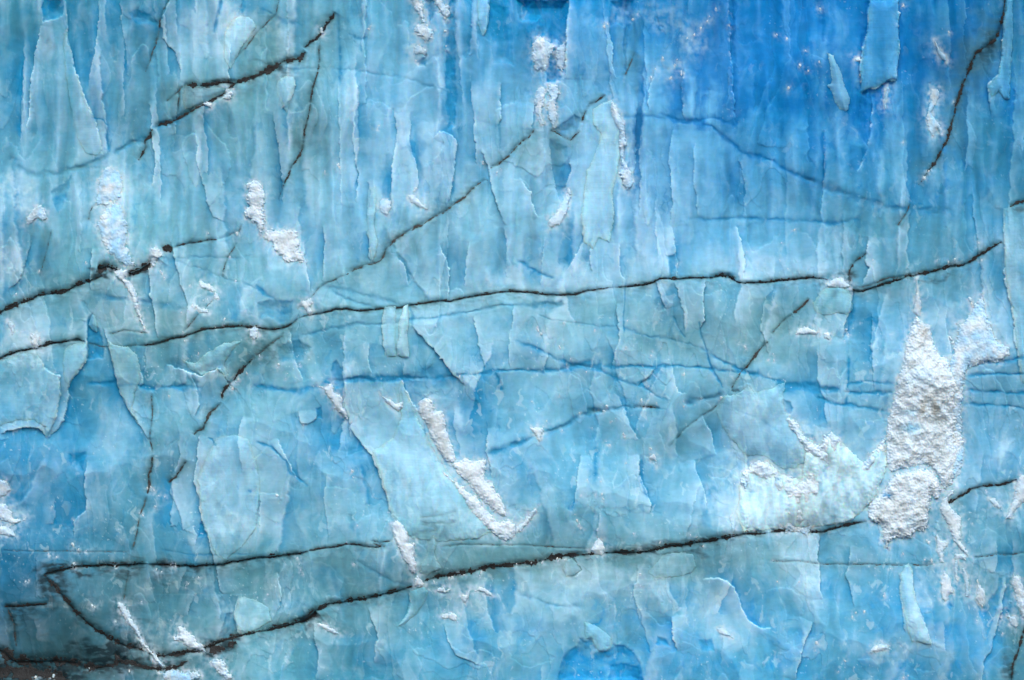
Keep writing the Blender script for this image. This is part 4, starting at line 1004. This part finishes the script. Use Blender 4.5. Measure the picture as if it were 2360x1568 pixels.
snow('snow_band', 'wide scalloped snow band on the lower right shelf', 'snow band', '1704,1112 1712,1090 1730,1071 1746,1062 1770,1064 1790,1084 1802,1100 1822,1096 1838,1114 1850,1108 1855,1085 1880,1080 1902,1096 1930,1106 1960,1120 1990,1130 1996,1150 1972,1146 1940,1140 1906,1150 1890,1166 1872,1180 1870,1214 1842,1210 1815,1196 1800,1180 1820,1166 1810,1146 1782,1134 1760,1112 1735,1100 1716,1130', 20, 9, 4, 5, (.2, .06, 0), G1)
snow('snow_crust', 'toothed snow rim on the right shoulder of the big ice buttress', 'snow crust', '1806,955 1818,962 1830,966 1842,984 1852,1004 1872,1018 1888,1031 1896,1003 1914,995 1934,1006 1940,1028 1934,1056 1956,1078 1990,1068 2020,1030 2040,1008 2040,1046 2010,1082 1970,1108 1930,1096 1900,1086 1872,1060 1850,1040 1830,1005 1814,985', 20, 9, 4, 5, (.3, .05, 0), G1)
snow('snow_patch', 'frosty snow skirt hanging from the shelf beside the blue crack', 'snow patch', '1800,1190 1830,1205 1868,1214 1866,1235 1840,1226 1812,1222 1790,1216 1780,1200', 7, 7, 5, 3, (.5, .12, 0), G1)
snow('snow_clump', 'pair of small snow puffs just right of the shelf crack', 'snow clump', '1946,1162 1958,1158 1972,1160 1976,1170 1966,1177 1954,1172', 5, 4, 2.4, 2, (.3, .08, 0), G1)
snow('snow_cushion', 'small flat snow cap sitting on the seam junction', 'snow cushion', '1902,656 1914,646 1926,640 1942,642 1949,652 1961,661 1950,664 1925,663 1904,663', 10, 4, 1.6, 1.8, (.3, .15, 0), G1)
snow('snow_ledge', 'flat snow ledge below the glassy knob, right of centre', 'snow ledge', '1831,771 1838,758 1855,753 1870,759 1886,765 1880,772 1862,771 1845,772', 7, 4, 2.2, 2, (.2, .15, 0), G1)
snow('snow_ledge', 'tiny snow tuft right of the flat snow ledge', 'snow ledge', '1896,768 1906,764 1914,770 1910,784 1900,780', 6, 3, 1.8, 1.6, (.2, .15, 0), G1)
snow('snow_patch', 'small snow crest cut by the left edge', 'snow patch', '-8,1103 14,1108 25,1130 15,1141 -8,1150', 8, 5, 2, 2, (.3, .1, 0), G1)
snow('snow_patch', 'branching snow ledge at the left edge under the crest', 'snow patch', '-8,1160 12,1161 25,1180 28,1194 50,1198 60,1189 56,1201 30,1211 10,1202 -8,1194', 8, 5, 2.6, 2.4, (.25, .1, 0), G1)
snow('snow_patch', 'lowest of three snow ledges on the left edge', 'snow patch', '-8,1209 20,1214 30,1224 38,1239 20,1237 -8,1230', 7, 5, 2.6, 2.4, (.3, .1, 0), G1)
snow('snow_mass', 'icy lumpy snow mass above the black seam at the left', 'snow mass', '236,396 252,384 268,392 280,408 284,430 280,452 268,468 256,462 246,480 232,470 222,478 226,440 228,412', 5, 9, 5, 3.2, (.95, .25, 0), G1)
snow('snow_mass', 'white crusted snow mass between the icy lump and the seam', 'snow mass', '236,492 262,470 284,474 290,496 296,530 292,560 302,588 316,612 292,614 272,600 250,578 236,552 226,520', 6, 10, 6, 3.2, (.7, .14, 0), G1)
snow('snow_clump', 'knotted snow tuft with a dark core near the left edge', 'snow clump', '66,500 84,476 98,474 108,488 112,506 100,512 88,504 74,516 62,520', 7, 5, 3.4, 3, (.4, .3, .1), G1)
snow('snow_streak', 'lacy snow streak falling from the black lump at the left', 'snow streak', '262,630 276,622 296,622 298,632 290,642 300,648 310,660 316,676 322,700 331,740 341,766 333,761 322,736 312,706 305,686 298,671 284,652 272,640', 8, 4, 2.8, 2.2, (.12, .12, 0), G1)
snow('snow_clump', 'grey white snow knob on the seam right of the lacy streak', 'snow clump', '347,574 360,570 373,578 376,590 363,600 356,619 350,610 346,590', 9, 4, 2.8, 2.4, (.1, .25, .1), G1)
snow('snow_clump', 'slanting snow tuft on grey blue ice below the black wedge', 'snow clump', '457,650 462,644 472,652 486,656 498,668 492,675 478,668 462,662', 6, 4, 2.4, 2, (.1, .15, 0), G1)
snow('snow_clump', 'upright snow tuft below the slanting one', 'snow clump', '498,673 504,678 507,690 498,692 494,684', 5, 3, 1.8, 1.6, (.1, .15, 0), G1)
snow('snow_clump', 'ragged snow crumbs cluster above the thin seam, left of centre', 'snow clump', '446,700 456,704 466,712 480,712 484,722 470,722 458,714 446,708', 5, 3, 3.2, 2, (.15, .15, 0), G1)
snow('snow_clump', 'small snow knob at the end of the thin left seam', 'snow clump', '577,760 590,751 599,760 596,779 586,786 576,776', 9, 4, 2.2, 2, (.3, .1, 0), G1)
snow('snow_clump', 'snow tuft standing on the second dark seam, far left', 'snow clump', '72,772 86,766 97,776 92,800 82,806 74,790', 7, 4, 3, 2.4, (.15, .3, .1), G1)
snow('snow_streak', 'frosty drip beside the tuft on the second seam', 'snow streak', '20,740 32,744 36,764 30,772 22,756', 5, 4, 2.4, 2, (.4, .2, 0), G1)
snow('snow_streak', 'thick diagonal snow streak on the lower left wedge', 'snow streak', '270,1386 284,1390 298,1404 304,1424 318,1444 330,1470 345,1490 366,1512 386,1536 376,1537 356,1516 338,1496 324,1480 314,1456 300,1440 284,1420 275,1402', 10, 5, 3, 2.6, (.25, .2, .05), G1)
snow('snow_clump', 'white snow pile sliding to the seam, lower left', 'snow clump', '410,1441 428,1444 436,1455 450,1465 460,1480 473,1486 475,1500 455,1498 435,1490 420,1476 404,1476 398,1465 415,1462', 9, 5, 3.4, 2.8, (.12, .12, 0), G1)
snow('snow_clump', 'snow heap below the seam near the bottom left', 'snow clump', '486,1524 502,1515 520,1520 526,1540 538,1556 530,1567 512,1551 496,1537', 8, 5, 4, 3, (.2, .2, 0), G1)
snow('snow_clump', 'pale ice rubble at the very bottom, left of the snow heap', 'snow clump', '370,1548 400,1540 430,1546 460,1542 470,1556 440,1572 390,1574', 7, 6, 5, 3, (.7, .35, 0), G1)
snow('snow_patch', 'soft snow patch on the lower right ice below the shelf', 'snow patch', '2000,1500 2012,1484 2030,1480 2046,1486 2050,1494 2034,1496 2016,1502', 6, 5, 3, 2.4, (.5, .05, 0), G1)
snow('snow_patch', 'toothed snow strip on the ice under the small seam wedge', 'snow patch', '728,1438 745,1437 765,1446 786,1460 770,1461 750,1450', 7, 4, 2.6, 2.2, (.3, .12, 0), G1)
snow('snow_clump', 'star shaped snow tuft above the curving teal vein', 'snow clump', '1222,985 1236,984 1254,984 1250,1000 1243,1020 1235,1006 1223,993', 7, 4, 2.6, 2.2, (.15, .08, 0), G1)
snow('snow_clump', 'snow crumb pair under the thick seam, left one', 'snow clump', '1004,1364 1012,1355 1024,1354 1030,1362 1038,1350 1040,1360 1026,1368', 6, 3, 2.4, 2, (.15, .15, 0), G1)
snow('snow_clump', 'three pronged snow tuft under the thick seam', 'snow clump', '1062,1366 1072,1370 1084,1358 1082,1372 1072,1390 1066,1384', 6, 3, 2.2, 2, (.15, .15, 0), G1)
snow('snow_clump', 'arched snow tuft right of the three pronged one', 'snow clump', '1090,1362 1104,1352 1118,1354 1132,1366 1137,1376 1126,1372 1112,1364', 6, 3, 2.2, 2, (.15, .15, 0), G1)
snow('snow_clump', 'snow crumble heap below the crumb pair, lower centre', 'snow clump', '1016,1420 1028,1414 1042,1412 1054,1416 1054,1432 1044,1430 1034,1426 1020,1428', 6, 3, 3, 2.4, (.15, .12, 0), G1)
snow('snow_clump', 'snow tuft hanging over the blue notch, lower centre right', 'snow clump', '1496,1054 1506,1044 1512,1052 1514,1076 1508,1062 1500,1060', 6, 3, 2, 1.8, (.2, .08, 0), G1)
snow('snow_ledge', 'low crest of snow on the ice right of the snow boulder', 'snow ledge', '1680,1188 1690,1183 1696,1200 1692,1222 1686,1226 1682,1206', 6, 4, 2, 1.8, (.45, .08, 0), G1)
snow('snow_patch', 'mound of frost at the foot of the right snow tongue', 'snow patch', '1650,1448 1664,1446 1682,1460 1690,1470 1676,1466 1660,1462', 5, 4, 2.4, 2, (.5, .05, 0), G1)
snow('snow_tongue', 'wavy grey snow drip on the upper right blue wall', 'snow tongue', '2146,206 2162,204 2165,220 2156,244 2146,260 2164,285 2172,300 2168,312 2160,298 2150,318 2138,300 2134,268 2142,240', 6, 4, 2.2, 2, (.8, .5, 0), G1)
snow('snow_tongue', 'faint slanting snow drip above the wavy grey one', 'snow tongue', '2150,94 2156,98 2166,118 2180,128 2184,144 2174,140 2160,128', 5, 3, 1.8, 1.6, (.9, .5, 0), G1)
snow('snow_clump', 'tiny triangular snow chip on the deep blue wall', 'snow chip', '1965,136 1980,133 1982,142 1972,144', 4, 2, 1, 1, (.6, .1, 0), G1)
snow('snow_clump', 'round white snow dot right of the triangular chip', 'snow chip', '2034,138 2040,136 2042,142 2036,145', 4, 2, .8, 1, (.6, .1, 0), G1)
snow('snow_streak', 'slim curved snow drip under the torn drape', 'snow streak', '2044,200 2049,204 2044,225 2040,240 2042,254 2036,252 2036,232 2040,214', 5, 3, 1.2, 1.4, (.85, .2, 0), G1)
snow('snow_clump', 'white lump hanging in the cleft below the pale top nose', 'snow clump', '737,64 743,62 746,74 744,80 738,76', 5, 3, 1.4, 1.2, (.5, .3, 0), G1)
snow('snow_clump', 'ragged snow clot on the lower strand of the upper left seam', 'snow clump', '520,206 530,208 540,216 536,228 526,234 516,230 522,220', 8, 4, 3.4, 2.4, (.15, .2, .05), G1)
snow('snow_clump', 'flat snow crumb midway on the lower strand, upper left', 'snow clump', '470,240 480,236 492,242 490,250 478,250', 6, 3, 2.6, 2, (.15, .25, .1), G1)

CR = """1478,923,7 1488,934,4 1443,1068,4 1405,1026,6 1398,1018,4 1500,1035,6 1352,858,4 1395,852,3 1290,800,6 1297,782,4 1240,760,8 1246,770,6 1298,745,5 1370,762,5 1445,740,4
1442,800,6 1440,806,4 1500,820,5 1503,812,4 1575,862,6 1495,890,4 1500,908,5 1512,930,4 1575,925,5 1575,937,4 1615,918,4 1660,917,6 1398,936,7 1393,948,5 1437,1000,6 1440,1008,5 1410,972,5 1335,952,5
1365,987,3 1296,992,4 1260,970,4 1315,828,4 1306,842,5 1060,868,6 1225,925,3 1290,912,4 1620,1258,4 1476,1266,4 1590,1232,5 1605,1238,4 1460,1230,6 1475,1262,4 1520,1250,5 1390,1150,5 1372,1138,4 1384,1110,4
1340,1140,4 1353,1105,4 1388,1138,5 1330,1200,5 1335,1208,6 1338,1218,5 1325,1185,3 1475,1322,4 1525,1318,4 1475,1350,3 1284,1288,7 1300,1290,4 1250,1296,5 1210,1298,5 1225,1295,4 1190,1301,5
1109,1318,6 1105,1326,5 1058,1318,4 1070,1325,4 1043,1330,5 1035,1332,4 1000,1340,5 1024,1405,3 1063,1404,3 1044,1380,3 816,1298,5 818,1300,3 825,1210,4 690,1300,4 685,1287,6 693,1315,5 696,1320,4 618,1370,3
640,1142,7 645,1145,4 637,1205,3 800,1250,3 812,1085,6 814,1100,5 700,980,3 723,890,4 720,870,3 643,840,5 640,848,6 665,862,4 660,872,4 692,840,4 600,820,5 570,860,5 550,875,6 545,880,6 538,895,5 533,892,7 512,905,4
390,912,4 460,815,4 427,665,4 438,660,5 445,705,5 438,715,5 420,720,4 436,738,4 470,693,4 480,690,5 545,648,5 568,715,4 520,735,5 520,748,4 500,755,4 428,785,4 425,765,5 547,540,8 548,535,4 480,538,5 530,593,3 517,630,3
372,625,6 376,632,5 380,640,4 355,605,5 352,615,4 92,625,4 200,605,3 38,678,4 66,855,4 94,842,5 78,790,6 347,1122,7 355,1130,6 365,1142,5 380,1145,5 340,1125,4 330,1187,6 322,1182,4 358,1168,6 168,1257,7 180,1268,6 198,1270,5
168,1200,4 112,1278,4 115,1280,5 130,1284,4 118,1168,5 60,1340,5 68,1338,4 170,1300,6 168,1308,4 265,1305,5 395,1302,6 405,1305,5 406,1300,4 362,1312,4 372,1318,5 430,1350,4 436,1345,3 460,1330,4 328,1386,4 350,1355,3 215,1395,7 222,1398,4
268,1432,7 300,1545,5 120,1560,8 80,1562,7 205,1540,4 1692,1115,4 1780,1205,4 1784,1090,4 1900,1196,5 1912,1168,5 1920,1162,4 1800,1230,4 1790,1232,4 1812,1228,4 1780,1290,3 1790,1340,4 1840,1340,4 2140,1250,6 2135,1245,4 2145,1292,7 2150,1300,5
2130,1290,4 2080,1275,4 2050,1310,5 2035,1365,4 2034,1372,5 1970,1410,5 1962,1420,4 1990,1408,4 2270,1130,4 2240,1205,3 2308,1425,6 2310,1432,5 2312,1460,4 2250,1430,4 2305,1420,4 1880,1480,6 1878,1498,4 1930,1545,4 1945,1520,5 2080,1560,6 2090,1555,4
1770,830,4 1782,830,5 1790,1010,5 1800,1000,4 1950,760,6 1953,772,5 1945,785,4 1780,815,5 1982,742,3 2190,780,7 2196,790,6 2240,708,6 2235,690,8 2238,700,6 2160,600,5 2262,600,4 2255,560,5 2185,605,5 2200,598,6 2010,600,4 2000,1045,5
1715,800,6 1700,790,4 1885,145,4 1890,20,6 1855,118,4 1815,205,5 1842,152,5 1930,200,5 1812,90,4 1790,80,4 1860,165,4 1980,175,5 1982,190,4 2140,395,7 2130,410,6 2080,330,4 2160,225,5 2200,235,4 2185,75,5 2080,15,5 2060,40,3 1815,620,4
970,80,6 975,86,5 962,65,4 985,62,6 990,95,4 958,140,6 964,146,5 1026,44,5 1027,75,6 1026,118,5 1028,108,4 780,380,6 783,385,5 749,396,4 956,440,7 958,435,5 1113,376,7 1145,398,5 1152,390,4 1043,412,4 874,290,3 872,296,4 855,60,4 850,68,5 
1560,610,5 1795,600,4 1800,560,4 1720,580,3 1830,530,5 1545,180,5 1528,135,5 1555,150,6 1560,138,4 1583,90,5 1600,80,6 1615,65,5 1630,50,5 1635,38,4 1570,170,7 1500,180,6 1510,160,5 1458,45,4 1470,32,4 1680,60,4 1650,20,5 1392,62,6 1400,56,4""".split()
# frost crust on the ice around every snow patch
for pl in grey_snow:
    sl = box(pl, 40)
    d = -poly_sd(PJ[sl], QJ[sl], pl)
    k_ = np.clip(.62 * np.exp(-np.maximum(d, 0) / 8) * (.7 + 1.2 * fbm(U[sl] / 11, V[sl] / 12, 3, 500)), 0, .8)[..., None]
    alb[sl] += (s2l((196, 216, 232)).astype(f32) - alb[sl]) * k_
for t_ in CR:
    x, y, z_ = map(float, t_.split(',')); sl = box([(x, y)], 22)
    d = np.hypot(PJ[sl] - x, QJ[sl] - y - 2)
    k_ = np.clip(.7 * np.exp(-d / (z_ * .9)) * (.8 + 1.4 * fbm(U[sl] / 7, V[sl] / 8, 2, 505)), 0, .8)[..., None]
    alb[sl] += (s2l((186, 210, 228)).astype(f32) - alb[sl]) * k_
c4 = np.ones((NU * NV, 4), f32); c4[:, :3] = alb.reshape(-1, 3)
cliff.data.attributes['ice_tint'].data.foreach_set('color', c4.ravel())

# ---- crumbs: each its own thing with its own outline
rr = random.Random(5)
for k_, t_ in enumerate(CR):
    x, y, z_ = map(float, t_.split(','))
    rad = z_ * .62 * rr.uniform(.7, 1.25); el = rr.uniform(1, 2.1); th = rr.uniform(-.6, .6)
    pl = []
    for a_ in range(9):
        an = a_ / 9 * 2 * math.pi; ra = rad * rr.uniform(.55, 1.3)
        px, py = ra * math.cos(an) / el ** .5, ra * math.sin(an) * el ** .5
        pl.append((x + px * math.cos(th) - py * math.sin(th), y + px * math.sin(th) + py * math.cos(th)))
    res = blob_shell(pl, rad * .8, 2.2, .9, 1.0, (.25, .12, 0), 'snow', 700 + k_)
    if res is None: continue
    o = place('snow_crumb', res, M_SNOW)
    tag(o, 'tiny white snow crumb stuck to the blue ice', 'snow crumb', 'snow crumbs scattered over the ice face')

# ------------------------------------------------------------------ daylight
EL, AZ = math.radians(44), math.radians(-32)   # high overcast sun in front of the face, a little to the left
w = bpy.data.worlds.new('World'); SC.world = w; w.use_nodes = True
t = w.node_tree; bg = t.nodes['Background']
sky = t.nodes.new('ShaderNodeTexSky'); sky.sky_type = 'NISHITA'; sky.sun_disc = False
sky.sun_elevation = EL; sky.sun_rotation = math.pi + AZ
sky.air_density = 1.0; sky.dust_density = 4.0; sky.ozone_density = 1.0
hs = t.nodes.new('ShaderNodeHueSaturation'); hs.inputs['Saturation'].default_value = .35
t.links.new(sky.outputs[0], hs.inputs['Color']); t.links.new(hs.outputs[0], bg.inputs[0]); bg.inputs[1].default_value = .15
sl_ = bpy.data.lights.new('sun', 'SUN'); so = bpy.data.objects.new('sun', sl_); COL.objects.link(so)
sl_.energy = 1.7; sl_.angle = math.radians(28); sl_.color = (1, .98, .955)
from mathutils import Vector
dirv = Vector((math.sin(AZ) * math.cos(EL), -math.cos(AZ) * math.cos(EL), math.sin(EL)))
so.rotation_euler = dirv.to_track_quat('Z', 'Y').to_euler(); so.location = dirv * 60

cam = bpy.data.cameras.new('camera'); cobj = bpy.data.objects.new('camera', cam); COL.objects.link(cobj)
DIST = 170.0
cobj.location = (0, -DIST, Z0); cobj.rotation_euler = (math.pi / 2, 0, 0)
cam.sensor_width = 36; cam.lens = 36 * DIST / (2359 * S); cam.clip_end = 2000; cam.clip_start = 1
SC.camera = cobj
vs = SC.view_settings; vs.view_transform = 'Standard'; vs.look = 'None'; vs.gamma = 1; vs.exposure = .13
SC.render.engine = 'CYCLES'
